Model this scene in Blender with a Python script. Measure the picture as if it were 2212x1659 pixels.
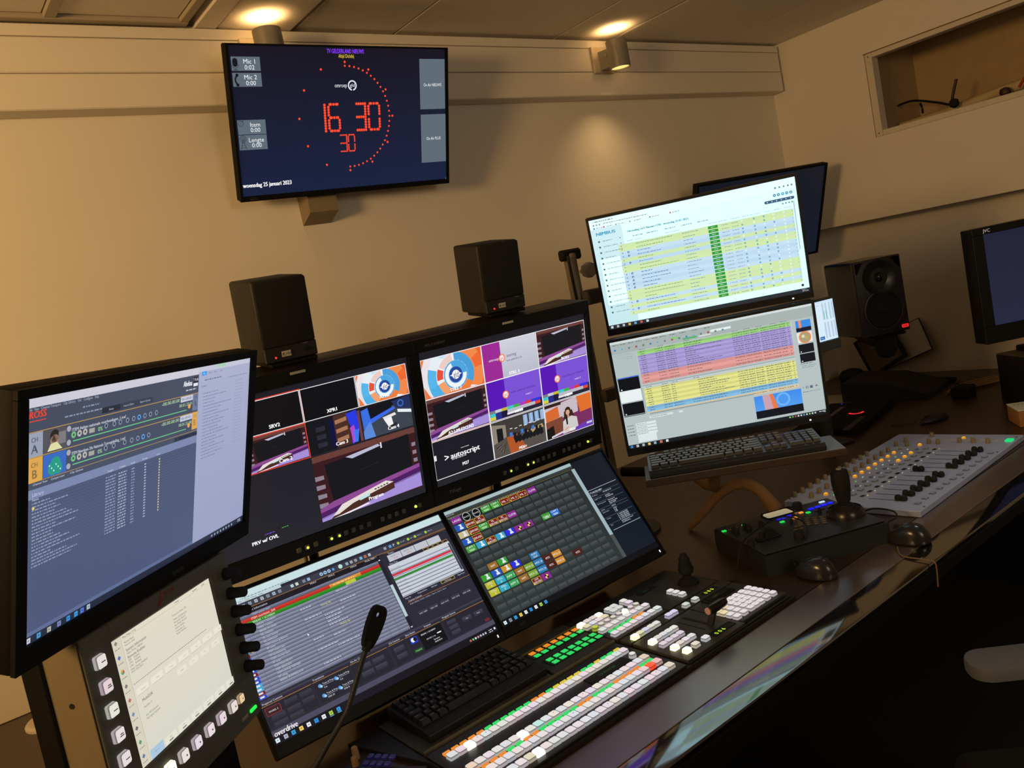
import bpy, bmesh, math, random
from math import sin, cos, pi, radians, atan2, hypot
from mathutils import Vector, Matrix
random.seed(7)
for o in list(bpy.data.objects): bpy.data.objects.remove(o)
SC = bpy.context.scene
COL = SC.collection
ZC = 1.53                      # eye height; all heights below are written relative to it

# ------------------------------------------------------------------ camera
cam = bpy.data.objects.new('camera', bpy.data.cameras.new('camera'))
COL.objects.link(cam)
cam.data.sensor_width = 36.0
cam.data.lens = 1776.234 / 2212 * 36.0
cam.data.clip_start = 0.02
def cam_rot(p, r, y):
    f = Vector((-sin(y)*cos(p), cos(y)*cos(p), sin(p)))
    rt = Vector((cos(y), sin(y), 0)); up = rt.cross(f)
    a = rt*cos(r) + up*sin(r); b = up*cos(r) - rt*sin(r)
    return Matrix((a, b, -f)).transposed().to_4x4()
cam.matrix_world = Matrix.Translation((0, 0, ZC)) @ cam_rot(radians(-6.44182), radians(-11.64862), radians(-36.90857))
SC.camera = cam

# ------------------------------------------------------------------ world, lights, exposure
w = bpy.data.worlds.new('world'); SC.world = w; w.use_nodes = True
w.node_tree.nodes['Background'].inputs[0].default_value = (0.9, 0.75, 0.55, 1)
w.node_tree.nodes['Background'].inputs[1].default_value = 0.004
SC.view_settings.view_transform = 'Standard'
SC.view_settings.look = 'None'
SC.view_settings.exposure = 0.0
SC.view_settings.gamma = 1.0
SC.view_settings.use_curve_mapping = False
WARM = (1.0, 0.59, 0.22)
def light(name, kind, loc, power, col=WARM, size=0.1, target=None, spot=None, blend=0.5, sy=None):
    d = bpy.data.lights.new(name, kind); d.energy = power; d.color = col
    if kind == 'AREA':
        d.size = size
        if sy: d.shape = 'RECTANGLE'; d.size_y = sy
    else: d.shadow_soft_size = size
    if spot: d.spot_size = radians(spot); d.spot_blend = blend
    o = bpy.data.objects.new(name, d); COL.objects.link(o)
    o.location = (loc[0], loc[1], loc[2]+ZC)
    if target:
        dv = Vector(target) - Vector(loc)
        o.rotation_euler = dv.to_track_quat('-Z', 'Y').to_euler()
    return o
light('wall_lamp_light', 'SPOT', (-1.7, 0.78, 0.52), 200, WARM, 0.30, (1.4, 2.4, 0.74), 112, 1.0)          # warm lamp left of the frame
light('room_fill_light', 'AREA', (0.9, -1.9, 0.55), 15, (1.0, 0.80, 0.58), 0.9, (3.6, 1.6, 0.2))   # soft fill added behind the viewer, aimed at the right wall
light('mixer_fill_light', 'SPOT', (2.35, 0.75, 0.87), 17, (0.97, 0.98, 1.0), 0.12, (2.35, 0.85, -1), 64, 1.0)   # dim neutral spot added above the right desk to brighten the mixer
# wall spot lights, up and down (their housings stand further below)
SPOTS = [(1.080, 2.235), (2.497, 2.230)]
for i, (x, y) in enumerate(SPOTS):
    light('spot_up_light', 'SPOT', (x, y, 0.8535), 2.2, (1.0, 0.64, 0.27), 0.02, (x, y, 2), 150, 0.6)
    light('spot_down_light', 'SPOT', (x, y, 0.7470), (1.2, 5.5)[i], (1.0, 0.64, 0.27), 0.03, (x, y, -2), 118, 1.0)

# ------------------------------------------------------------------ materials
def lin(h):
    if not isinstance(h, str): return h
    h = h.lstrip('#'); c = [int(h[i:i+2], 16)/255 for i in (0, 2, 4)]
    return tuple((x/12.92 if x <= 0.04045 else ((x+0.055)/1.055)**2.4) for x in c)
MATS = {}
def mat(name, col, rough=0.5, metal=0.0, noise=0.12, scale=40.0, bump=0.0, spec=0.5, stretch=None, col2=None, emit=0.0, coat=0.0, ior=None):
    """procedural principled material: noise varies the colour, optional bump"""
    if name in MATS: return MATS[name]
    m = bpy.data.materials.new(name); m.use_nodes = True; nt = m.node_tree
    b = nt.nodes['Principled BSDF']
    c = lin(col) if isinstance(col, str) else col
    tc = nt.nodes.new('ShaderNodeTexCoord')
    n = nt.nodes.new('ShaderNodeTexNoise'); n.inputs['Scale'].default_value = scale; n.inputs['Detail'].default_value = 4
    src = tc.outputs['Object']
    if stretch:
        mp = nt.nodes.new('ShaderNodeMapping'); mp.inputs['Scale'].default_value = stretch
        nt.links.new(src, mp.inputs['Vector']); src = mp.outputs['Vector']
    nt.links.new(src, n.inputs['Vector'])
    mx = nt.nodes.new('ShaderNodeMix'); mx.data_type = 'RGBA'
    c2 = (lin(col2) if isinstance(col2, str) else col2) if col2 else tuple(x*(1-noise) for x in c)
    mx.inputs[6].default_value = (*c2, 1)
    mx.inputs[7].default_value = (*[min(1, x*(1+(0 if col2 else noise))) for x in c], 1)
    nt.links.new(n.outputs['Fac'], mx.inputs[0])
    nt.links.new(mx.outputs[2], b.inputs['Base Color'])
    b.inputs['Roughness'].default_value = rough; b.inputs['Metallic'].default_value = metal
    b.inputs['Specular IOR Level'].default_value = spec
    b.inputs['Coat Weight'].default_value = coat
    if ior: b.inputs['IOR'].default_value = ior
    if bump:
        bp = nt.nodes.new('ShaderNodeBump'); bp.inputs['Strength'].default_value = bump; bp.inputs['Distance'].default_value = 0.002
        nt.links.new(n.outputs['Fac'], bp.inputs['Height']); nt.links.new(bp.outputs['Normal'], b.inputs['Normal'])
    if emit:
        nt.links.new(mx.outputs[2], b.inputs['Emission Color']); b.inputs['Emission Strength'].default_value = emit
    MATS[name] = m; return m
def glow(name, k, base='#101010', rough=0.35):
    """gives off light in the colour of the object (Object Info colour) times k"""
    if name in MATS: return MATS[name]
    m = bpy.data.materials.new(name); m.use_nodes = True; nt = m.node_tree
    b = nt.nodes['Principled BSDF']; oi = nt.nodes.new('ShaderNodeObjectInfo')
    b.inputs['Base Color'].default_value = (*lin(base), 1); b.inputs['Roughness'].default_value = rough
    nt.links.new(oi.outputs['Color'], b.inputs['Emission Color']); b.inputs['Emission Strength'].default_value = k
    MATS[name] = m; return m
def screen_mat():
    m = bpy.data.materials.new('screen_picture'); m.use_nodes = True; nt = m.node_tree
    b = nt.nodes['Principled BSDF']; at = nt.nodes.new('ShaderNodeAttribute'); at.attribute_name = 'pix'
    b.inputs['Base Color'].default_value = (0.012, 0.012, 0.013, 1); b.inputs['Roughness'].default_value = 0.28
    b.inputs['Specular IOR Level'].default_value = 0.35
    nt.links.new(at.outputs['Color'], b.inputs['Emission Color']); b.inputs['Emission Strength'].default_value = 1.0
    return m
SCREEN = screen_mat()
BLACK = mat('black_plastic', '#101113', 0.42, scale=150, bump=0.05, spec=.3)
MATTE = mat('matte_black_plastic', '#0b0b0c', 0.7, scale=200, bump=0.1, spec=.2)
GLOSS = mat('gloss_black', '#08090b', 0.12, scale=30)
CHAR = mat('charcoal_metal', '#2a2b2c', 0.5, scale=120, bump=0.05)
GREY = mat('grey_metal', '#6d6c68', 0.45, metal=0.3, scale=80)
WALLM = mat('wall_paint', '#e6dfd2', 0.85, noise=0.03, scale=6, bump=0.08)
CEILM = mat('ceiling_board', '#e4dccf', 0.9, noise=0.05, scale=25, bump=0.1)
WOOD = mat('dark_wood', '#3d281c', 0.32, col2='#2a1b10', scale=9, stretch=(1, 14, 1), bump=0.03, ior=1.75)
WOODS = mat('satin_wood_edge', '#4a3830', 0.30, col2='#42322c', scale=9, stretch=(1, 14, 1), ior=3.4)
TXTW = mat('white_print', '#d8d8d0', 0.6, noise=0.05)
KEYL = mat('key_legend', '#c9c9bd', 0.5, noise=0.05)
RUBBER = mat('rubber', '#0c0c0c', 0.8, scale=200)
CABLE = mat('cable_black', '#0e0e10', 0.5, scale=90)
CHROME = mat('chrome', '#b9b6b0', 0.18, metal=1.0, noise=0.05)

# ------------------------------------------------------------------ mesh building
class MB:
    def __init__(s): s.v = []; s.f = []; s.mi = []; s.m = 0; s.X = None
    def add(s, vs, fs):
        b = len(s.v)
        for p in vs:
            p = Vector(p); s.v.append(s.X @ p if s.X else p)
        for f in fs: s.f.append([b+i for i in f]); s.mi.append(s.m)
        return s
    def bm(s, bm):
        bm.verts.index_update()
        s.add([v.co.copy() for v in bm.verts], [[v.index for v in f.verts] for f in bm.faces]); bm.free(); return s
    def box(s, x0, x1, y0, y1, z0, z1, r=0, seg=1):
        if x0 > x1: x0, x1 = x1, x0
        if y0 > y1: y0, y1 = y1, y0
        if z0 > z1: z0, z1 = z1, z0
        if not r:
            return s.add([(x, y, z) for z in (z0, z1) for y in (y0, y1) for x in (x0, x1)],
                         [(0, 2, 3, 1), (4, 5, 7, 6), (0, 1, 5, 4), (2, 6, 7, 3), (0, 4, 6, 2), (1, 3, 7, 5)])
        b = bmesh.new(); bmesh.ops.create_cube(b, size=1)
        for v in b.verts:
            v.co = Vector((x0+(v.co.x+.5)*(x1-x0), y0+(v.co.y+.5)*(y1-y0), z0+(v.co.z+.5)*(z1-z0)))
        bmesh.ops.bevel(b, geom=b.edges[:], offset=r, segments=seg, profile=.5, affect='EDGES')
        return s.bm(b)
    def prism(s, poly, z0, z1, ax='z'):
        """polygon (a,b) extruded along an axis"""
        n = len(poly)
        def P(a, b, c): return {'z': (a, b, c), 'y': (a, c, b), 'x': (c, a, b)}[ax]
        vs = [P(a, b, z0) for a, b in poly] + [P(a, b, z1) for a, b in poly]
        fs = [list(range(n))[::-1], list(range(n, 2*n))] + [(i, (i+1) % n, n+(i+1) % n, n+i) for i in range(n)]
        return s.add(vs, fs)
    def lathe(s, prof, seg=24, o=(0, 0, 0), ax='z', caps=True):
        o = Vector(o); vs = []; n = len(prof)
        for r, z in prof:
            for k in range(seg):
                a = 2*pi*k/seg; p = (r*cos(a), r*sin(a), z)
                if ax == 'y': p = (p[0], -p[2], p[1])
                if ax == 'x': p = (p[2], p[0], p[1])
                vs.append(o+Vector(p))
        fs = [(i*seg+k, i*seg+(k+1) % seg, (i+1)*seg+(k+1) % seg, (i+1)*seg+k) for i in range(n-1) for k in range(seg)]
        if caps: fs += [list(range(seg))[::-1], list(range((n-1)*seg, n*seg))]
        return s.add(vs, fs)
    def tube(s, pts, r, seg=10, cap=True):
        pts = [Vector(p) for p in pts]; n = len(pts)
        rs = r if isinstance(r, (list, tuple)) else [r]*n
        vs = []; up = Vector((0.13, 0.21, 0.97))
        for i, p in enumerate(pts):
            d = (pts[min(n-1, i+1)] - pts[max(0, i-1)]).normalized()
            a = d.cross(up)
            if a.length < 1e-4: a = d.cross(Vector((1, 0, 0)))
            a.normalize(); b = d.cross(a)
            vs += [p + (a*cos(2*pi*k/seg) + b*sin(2*pi*k/seg))*rs[i] for k in range(seg)]
        fs = [(i*seg+k, i*seg+(k+1) % seg, (i+1)*seg+(k+1) % seg, (i+1)*seg+k) for i in range(n-1) for k in range(seg)]
        if cap: fs += [list(range(seg))[::-1], list(range((n-1)*seg, n*seg))]
        return s.add(vs, fs)
    def text(s, txt, size, o, ux=(1, 0, 0), uy=(0, 0, 1), align='c', h=0.0):
        T = tmesh(txt); ux = Vector(ux); uy = Vector(uy); o = Vector(o)
        dx = {'c': -T[2]/2, 'l': 0, 'r': -T[2]}[align]
        return s.add([o + ux*((x+dx)*size) + uy*((y-0.35)*size) for x, y in T[0]], T[1])
    def build(s, name, mats, parent=None, smooth=True, ang=35):
        me = bpy.data.meshes.new(name)
        me.from_pydata([tuple(v) for v in s.v], [], s.f)
        if not isinstance(mats, (list, tuple)): mats = [mats]
        for m in mats: me.materials.append(m)
        me.polygons.foreach_set('material_index', s.mi)
        me.update()
        if smooth:
            me.shade_smooth(); me.set_sharp_from_angle(angle=radians(ang))
        return link(name, me, parent)
def link(name, me, parent=None, loc=None, col=None):
    o = bpy.data.objects.new(name, me); COL.objects.link(o)
    if parent is not None: o.parent = parent
    else: o.location = (0, 0, ZC)
    if loc is not None: o.location = loc
    if col is not None: o.color = (*col[:3], 1)
    return o
_T = {}
def tmesh(txt):
    """glyph outlines of Blender's own font as (verts2d, faces, width) for size 1"""
    if txt in _T: return _T[txt]
    cu = bpy.data.curves.new('t', 'FONT'); cu.body = txt; cu.size = 1; cu.resolution_u = 2
    ob = bpy.data.objects.new('t', cu)
    me = bpy.data.meshes.new_from_object(ob)
    vs = [(v.co.x, v.co.y) for v in me.vertices]; fs = [list(p.vertices) for p in me.polygons]
    wd = max([v[0] for v in vs], default=0)
    bpy.data.objects.remove(ob); bpy.data.meshes.remove(me); bpy.data.curves.remove(cu)
    _T[txt] = (vs, fs, wd); return _T[txt]

def thing(name, label, cat, o, ux=None, uz=None, group=None, yaw=None):
    """an Empty at the thing's base, local x right, y away, z up, that parents its parts"""
    e = bpy.data.objects.new(name, None); COL.objects.link(e); e.empty_display_size = 0.05
    if yaw is not None: ux = (cos(radians(yaw)), sin(radians(yaw)), 0)
    ux = Vector(ux or (1, 0, 0)).normalized(); uz = Vector(uz or (0, 0, 1))
    uz = (uz - ux*uz.dot(ux)).normalized(); uy = uz.cross(ux)
    R = Matrix((ux, uy, uz)).transposed().to_4x4()
    e.matrix_world = Matrix.Translation((o[0], o[1], o[2]+ZC)) @ R
    tag(e, label, cat, group); return e
def tag(o, label, cat, group=None):
    o['label'] = label; o['category'] = cat
    if group: o['group'] = group
    return o
def struct(o): o['kind'] = 'structure'; return o
def loc(e, x, y, z):
    """point of the room in the thing's own axes"""
    return e.matrix_world.inverted() @ Vector((x, y, z+ZC))

# ------------------------------------------------------------------ pictures on screens
class Scr:
    """flat picture: coloured shapes in fractions u (right) v (down) of a screen W x H metres"""
    E = 0.00006
    def __init__(s, W, H): s.W = W; s.H = H; s.v = []; s.f = []; s.c = []; s.l = 0
    def P(s, u, v, l): return ((u-.5)*s.W, -l*s.E, (.5-v)*s.H)
    def poly(s, pts, col, l=None, col2=None):
        l = s.l if l is None else l; b = len(s.v)
        s.v += [s.P(u, v, l) for u, v in pts]; s.f.append(list(range(b, b+len(pts)))[::-1])
        c = lin(col)
        if col2:
            c2 = lin(col2); v0 = min(p[1] for p in pts); v1 = max(p[1] for p in pts)
            cs = [tuple(a+(b_-a)*((p[1]-v0)/(v1-v0)) for a, b_ in zip(c, c2)) for p in pts]
        else: cs = [c]*len(pts)
        s.c += cs[::-1]
    def r(s, u0, v0, u1, v1, col, l=None, col2=None):
        s.poly([(u0, v0), (u1, v0), (u1, v1), (u0, v1)], col, l, col2)
    def frame(s, u0, v0, u1, v1, col, t=0.0025, l=None):
        tu = t; tv = t*s.W/s.H
        s.r(u0, v0, u1, v0+tv, col, l); s.r(u0, v1-tv, u1, v1, col, l)
        s.r(u0, v0+tv, u0+tu, v1-tv, col, l); s.r(u1-tu, v0+tv, u1, v1-tv, col, l)
    def disc(s, u, v, r, col, l=None, n=14, a0=0, a1=None):
        k = s.W/s.H
        if a1 is None: s.poly([(u+r*cos(2*pi*i/n), v+r*k*sin(2*pi*i/n)) for i in range(n)], col, l)
        else: s.poly([(u, v)]+[(u+r*cos(a0+(a1-a0)*i/n), v+r*k*sin(a0+(a1-a0)*i/n)) for i in range(n+1)], col, l)
    def ring(s, u, v, r0, r1, col, l=None, n=24, a0=0, a1=2*pi, clip=None):
        k = s.W/s.H
        for i in range(n):
            p = a0+(a1-a0)*i/n; q = a0+(a1-a0)*(i+1)/n
            pts = [(u+r1*cos(p), v+r1*k*sin(p)), (u+r1*cos(q), v+r1*k*sin(q)), (u+r0*cos(q), v+r0*k*sin(q)), (u+r0*cos(p), v+r0*k*sin(p))]
            if clip: pts = [(min(max(a, clip[0]), clip[2]), min(max(b, clip[1]), clip[3])) for a, b in pts]
            s.poly(pts, col, l)
    def txt(s, u, v, t, h, col, align='l', l=None, wd=None, sk=0, b=0):
        if b: s.txt(u+b, v, t, h, col, align, l, wd, sk)
        """h = letter size as a fraction of the height; wd = total width as a fraction of the width"""
        l = s.l+1 if l is None else l
        T = tmesh(t); size = h*s.H; sx = size
        if wd: sx = wd*s.W/max(T[2], 1e-6)
        dx = {'l': 0, 'c': -T[2]/2, 'r': -T[2]}[align]; b = len(s.v); c = lin(col)
        x0, _, z0 = s.P(u, v, l)
        s.v += [(x0+(x+dx)*sx+sk*(y-.35)*size, -l*s.E, z0+(y-0.35)*size) for x, y in T[0]]
        for f in T[1]: s.f.append([b+i for i in f]); s.c += [c]*len(f)
    def dashes(s, u, v, wd, h, col, l=None, gap=0.45):
        """a line of writing too small to read"""
        l = s.l+1 if l is None else l; x = u
        h *= .62
        while x < u+wd:
            w_ = min(random.uniform(.3, 1.6)*h*1.6, u+wd-x)
            s.r(x, v-h/2, x+w_, v+h/2, col, l); x += w_+h*gap*1.2
    def build(s, name, parent, y=0.0, x=0.0, z=0.0, cols=None):
        me = bpy.data.meshes.new(name); me.from_pydata(s.v, [], s.f); me.materials.append(SCREEN)
        a = me.attributes.new('pix', 'FLOAT_COLOR', 'CORNER')
        a.data.foreach_set('color', [q for c in s.c for q in (*c, 1.0)])
        me.update()
        return link(name, me, parent, (x, y, z))
def hot(h, k): return tuple(k*q for q in lin(h))      # brighter than the picture can hold
def shade(h, k):
    h = h.lstrip('#'); return '#%02x%02x%02x' % tuple(max(0, min(255, int(int(h[i:i+2], 16)*k))) for i in (0, 2, 4))
# ------------------------------------------------------------------ the room
def sbox(name, m, *a, r=0, parent=None): 
    o = MB().box(*a, r=r).build(name, m, parent)
    return struct(o) if parent is None else o
CARPET = mat('dark_carpet', '#1c1815', 0.95, noise=0.3, scale=220, bump=0.3)
VOID = mat('dark_void', '#14110e', 0.95, scale=20)
sbox('floor', CARPET, -3.3, 4.4, -2.9, 2.6, -1.60, -1.53)
wb = sbox('wall_back', WALLM, -3.3, 4.4, 2.40, 2.50, -1.53, 1.05)
sbox('wall_left', WALLM, -3.3, -3.2, -2.9, 2.40, -1.53, 1.05)
sbox('wall_front', WALLM, -3.2, 4.4, -2.9, -2.8, -1.53, 1.05)
sbox('wall_right', WALLM, 3.93, 4.03, -2.8, 2.40, -1.53, -0.02)
ce = sbox('ceiling', VOID, -3.2, 4.4, -2.8, 2.40, 0.955, 1.05)
# boards of the ceiling, dark joints between them
def panel(x0, x1, y0, y1, z=0.897, nm='ceiling_panel', m=CEILM, t=0.03):
    o = MB().box(x0, x1, y0, y1, z, z+t, r=0.002).build(nm, m, ce); return o
for x0, x1 in ((-3.2, -0.62), (-0.61, 0.528), (0.562, 0.864)):
    panel(x0, x1, -2.8, 0.9, 0.902); panel(x0, x1, 0.91, 2.30, 0.902)
RAIL = mat('ceiling_rail_paint', '#a79c8a', 0.7, noise=0.05)
for x0, x1 in ((0.530, 0.560), (0.866, 0.892)): panel(x0, x1, -2.8, 2.302, 0.892, 'ceiling_rail', RAIL)
panel(-3.2, 0.892, 2.303, 2.331, 0.890, 'ceiling_rail', RAIL)
panel(0.913, 0.976, -2.8, 2.399, 0.888); panel(0.978, 1.205, -2.8, 2.399, 0.890)
for x0, x1 in ((1.226, 1.578), (1.584, 2.286), (2.292, 2.590), (2.604, 3.308), (3.314, 3.630), (3.636, 3.748)):
    panel(x0, x1, -2.8, 0.6); panel(x0, x1, 0.606, 2.40)
# long cable ledge under the ceiling: three boards with joints
tr = MB().box(-3.2, 3.722, 2.345, 2.40, 0.676, 0.884).build('trim_1', VOID); struct(tr)
for z0, z1 in ((0.673, 0.7635), (0.7655, 0.8545), (0.8562, 0.886)):
    MB().box(-3.2, 3.726, 2.327, 2.399, z0, z1, r=0.003 if z1 < .87 else .001).build('ledge_board', WALLM, tr)
# boxed-in soffit on the right with a long open hatch
so = MB()
so.box(3.75, 3.80, -2.8, 2.40, -0.02, 0.338).box(3.75, 3.80, -2.8, 2.40, 0.705, 0.955).box(3.75, 3.80, 1.925, 2.40, 0.338, 0.705).box(3.75, 3.80, -2.8, -0.4, 0.338, 0.705)
so.box(3.80, 3.93, -2.8, 2.40, -0.02, 0.0)
sw = struct(so.build('wall_soffit', WALLM))
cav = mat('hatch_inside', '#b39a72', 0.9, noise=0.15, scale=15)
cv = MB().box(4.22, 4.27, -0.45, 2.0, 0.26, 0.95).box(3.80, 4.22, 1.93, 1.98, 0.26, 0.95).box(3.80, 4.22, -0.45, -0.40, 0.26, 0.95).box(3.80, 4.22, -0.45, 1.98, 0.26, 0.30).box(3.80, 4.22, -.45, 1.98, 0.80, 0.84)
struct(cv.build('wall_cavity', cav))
TRIMM = mat('hatch_trim_paint', '#d9cfbf', 0.8, noise=0.05)
EDGE = mat('raw_board_edge', '#7a5f3c', 0.9, noise=0.2)
tf = MB().box(3.752, 3.80, 1.922, 1.928, 0.335, 0.709).build('trim_2', EDGE); struct(tf)
MB().box(3.745, 3.80, 1.890, 1.921, 0.338, 0.704, r=.002).build('hatch_board', TRIMM, tf)
MB().box(3.745, 3.80, -0.40, 1.889, 0.683, 0.704, r=.002).build('hatch_board', TRIMM, tf)
MB().box(3.745, 3.80, -0.40, 1.889, 0.338, 0.362, r=.002).build('hatch_board', TRIMM, tf)
MB().box(3.7485, 3.751, -0.40, 1.928, 0.7045, 0.7085).build('hatch_joint', EDGE, tf)
for y, z in ((1.905, .69), (1.905, .352), (1.30, .372), (1.24, .372), (1.33, .725)):
    MB().lathe([(0.003, 0), (0.003, .002)], 8, (3.7435, y, z), 'x').build('nail_head', CHAR, tf)
# board on the back wall, low left
t3 = MB().box(-1.2, 0.176, 2.394, 2.40, -0.79, -0.233, r=.002).build('trim_3', WALLM); struct(t3)

# things lying in the hatch
def cable(name, pts, r, m, label, group=None, seg=8, cat='cable', sm=6):
    P = [Vector(p) for p in pts]; out = []
    for i in range(len(P)-1):                                   # Catmull-Rom smoothing
        p0 = P[max(0, i-1)]; p1 = P[i]; p2 = P[i+1]; p3 = P[min(len(P)-1, i+2)]
        for k in range(sm):
            t = k/sm
            out.append(.5*((2*p1)+(p2-p0)*t+(2*p0-5*p1+4*p2-p3)*t*t+(3*p1-p0-3*p2+p3)*t**3))
    out.append(P[-1])
    o = MB().tube(out, r, seg).build(name, m); tag(o, label, cat, group); return o
CREAM = mat('cream_conduit', '#c9b78e', 0.6, noise=0.08)
cable('conduit_pipe', [(3.98, 1.915, 0.372), (3.96, 1.70, 0.378), (3.92, 1.40, 0.40), (3.9, 1.0, .41)], 0.022, CREAM, 'cream conduit pipe lying along the bottom of the open hatch', cat='pipe', seg=14)
cable('black_cable', [(3.99, 1.92, 0.475), (3.95, 1.83, 0.47), (3.92, 1.72, 0.43), (3.90, 1.66, .402)], 0.005, CABLE, 'black cable sagging from the left end of the open hatch')
cable('black_cable', [(3.90, 1.648, 0.408), (3.90, 1.638, 0.44), (3.905, 1.618, 0.50)], 0.006, CABLE, 'stiff black cable end standing upright in the open hatch')
cable('black_cable', [(3.90, 1.78, 0.445), (3.89, 1.77, 0.42), (3.90, 1.775, 0.40)], 0.005, CABLE, 'short black cable hanging under the sagging one in the hatch')
cable('red_cable', [(3.84, 1.36, 0.385), (3.83, 1.31, 0.43), (3.83, 1.22, 0.455), (3.83, 1.1, .44)], 0.006, mat('red_cable_jacket', '#a8421c', 0.5), 'orange red cable arching at the right end of the hatch')
b = MB().lathe([(0.004, -.02), (.018, -.012), (.02, 0), (.017, .014), (.004, .02)], 12, (3.88, 1.63, .40)).build('cable_plug', RUBBER); tag(b, 'black cable plug at the foot of the upright cable in the hatch', 'plug')
b = MB().lathe([(0.004, -.02), (.02, -.010), (.022, 0), (.018, .012), (.004, .017)], 12, (3.86, 1.42, .385)).build('cable_plug', mat('dark_red_plug', '#3a1512', 0.5)); tag(b, 'dark red plug lying in the middle of the hatch', 'plug')

# ------------------------------------------------------------------ desk
dk = thing('control_desk', 'long dark wooden control desk with a glossy black front edge', 'desk', (1.8, 1.6, -1.53))
def dbox(mb, *a, **k): 
    x0, x1, y0, y1, z0, z1 = a
    return mb.box(x0-1.8, x1-1.8, y0-1.6, y1-1.6, z0+1.53, z1+1.53, **k)
dbox(MB(), -0.9, 3.928, 1.0735, 2.392, -0.83, -0.79).build('worktop', WOOD, dk)
dbox(MB(), -0.9, 3.928, 0.9785, 1.0715, -0.83, -0.79, r=.001).build('edge_board', WOODS, dk)
fe = MB(); fe.prism([(0.912-1.6, 0.7395), (0.910-1.6, 0.737), (0.910-1.6, 0.728), (0.9765-1.6, 0.728), (0.9765-1.6, 0.739), (0.9755-1.6, 0.740), (0.914-1.6, 0.740)], -2.7, 2.128, 'x')
fe.build('edge_strip', mat('gloss_black_edge', '#0b0b0d', 0.07, scale=12, noise=.3, ior=2.8), dk)
fl = MB(); fl.prism([(0.906-1.6, 0.7275), (0.906-1.6, 0.700), (0.93-1.6, .69), (0.9765-1.6, 0.69), (0.9765-1.6, 0.7275)], -2.7, 2.128, 'x'); fl.build('edge_band', MATTE, dk)
UNDER = mat('under_desk_board', '#0d0a08', 0.8)
dbox(MB(), -0.9, 3.928, 1.62, 1.65, -1.53, -0.83).build('modesty_panel', UNDER, dk)
MB().tube([(-2.7, .975-1.6, .655), (2.12, .975-1.6, .655)], .005, 8).build('rail', mat('under_rail_metal', '#4a4640', 0.3, metal=.6), dk)
for x in (-0.85, 0.3, 3.3): dbox(MB(), x, x+.04, 1.05, 2.35, -1.53, -0.83).build('leg_panel', UNDER, dk)
# ------------------------------------------------------------------ monitors
def monitor(name, label, o, ux, uz, W, H, side, top, bot, depth, scr, frame_m=BLACK, yoff=0.002, group=None, back=0.05, cat='monitor', rr=0.004):
    """screen centre at o; W x H picture; bezel widths; scr = picture"""
    t = thing(name, label, cat, o, ux, uz, group)
    x1 = W/2+side; z0 = -H/2-bot; z1 = H/2+top
    f = MB()
    f.box(-x1, x1, 0.004, depth, z0, z1, r=rr, seg=2)
    f.build('housing', frame_m, t)
    bz = MB()
    for a in ((-x1, x1, H/2, z1), (-x1, x1, z0, -H/2), (-x1, -W/2, -H/2, H/2), (W/2, x1, -H/2, H/2)):
        bz.box(a[0], a[1], -0.003, 0.005, a[2], a[3], r=.0008)
    bz.build('bezel', frame_m, t)
    if back: MB().box(-W*.28, W*.28, depth-.001, depth+back, -H*.3, H*.3, r=.012, seg=2).build('electronics_cover', frame_m, t)
    if scr: scr.build('screen', t, yoff)
    return t
def tilt(ux, n): 
    ux = Vector(ux).normalized(); n = Vector(n).normalized(); return n.cross(ux)

# --- clock monitor on the back wall (fractions of the whole front)
s = Scr(0.714, 0.42)
s.r(.012, .012, .988, .965, '#0e0f1e', col2='#15203f')
s.l = 1
PAN = '#5d6b76'
for v0, v1 in ((.080, .166), (.178, .263), (.470, .562), (.566, .661)): s.r(.019, v0, .133, v1, PAN)
s.r(.854, .081, .986, .436, PAN); s.r(.855, .474, .987, .829, PAN)
s.r(.983, .955, .992, .972, '#3f6a8a')
s.l = 2
s.txt(.5, .037, 'TV GELDERLAND NIEUWS', .040, '#8a3cff', 'c', wd=.168, b=.0008)
s.txt(.502, .068, 'Altijd Dichtbij', .034, '#f0d040', 'c', wd=.070)
for t_, v in (('Mic 1', .108), ('0:02', .144), ('Mic 2', .204), ('0:00', .240), ('Item', .500), ('0:00', .534), ('Lengte', .598), ('0:00', .632)):
    s.txt(.089, v, t_, .040, '#eef2f4', 'c')
s.txt(.920, .262, 'On Air NIEUWS', .031, '#eef2f4', 'c', wd=.094); s.txt(.921, .650, 'On Air PLUS', .031, '#eef2f4', 'c', wd=.076)
s.txt(.118, .893, 'woensdag 25 januari 2023', .040, '#ffffff', 'c', wd=.205, b=.0014)
s.txt(.470, .259, 'omroep', .040, '#dfe6ea', 'c', wd=.056)
s.ring(.523, .261, .015, .0205, '#dfe8ee'); s.txt(.523, .259, 'gld', .034, '#dfe8ee', 'c', wd=.022); s.r(.520, .286, .526, .300, '#131530', 4)
IC = '#10131a'
s.disc(.034, .105, .010, IC, n=12); s.r(.024, .105, .044, .125, IC); s.disc(.034, .125, .010, IC, n=12); s.ring(.034, .128, .012, .0135, IC, a0=0, a1=pi, n=10); s.r(.0335, .148, .0348, .160, IC); s.r(.027, .158, .042, .162, IC)
s.ring(.048, .222, .016, .022, IC, a0=pi*.62, a1=pi*1.38, n=12); s.disc(.037, .192, .006, IC); s.disc(.037, .252, .006, IC)
s.ring(.033, .492, .009, .0105, IC); s.r(.0325, .480, .0335, .493, IC); s.r(.0325, .492, .038, .4935, IC); s.r(.040, .474, .043, .480, IC)
for q in (.004, .008, .0125): s.ring(.036, .590, q, q+.0012, IC, n=16)
s.poly([(.0355, .59), (.0365, .59), (.048, .656), (.046, .656)], IC); s.poly([(.0355, .59), (.0365, .59), (.026, .656), (.024, .656)], IC)
for v, h_ in ((.615, .004), (.63, .006), (.645, .009)): s.r(.036-h_, v, .036+h_, v+.002, IC)
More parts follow.
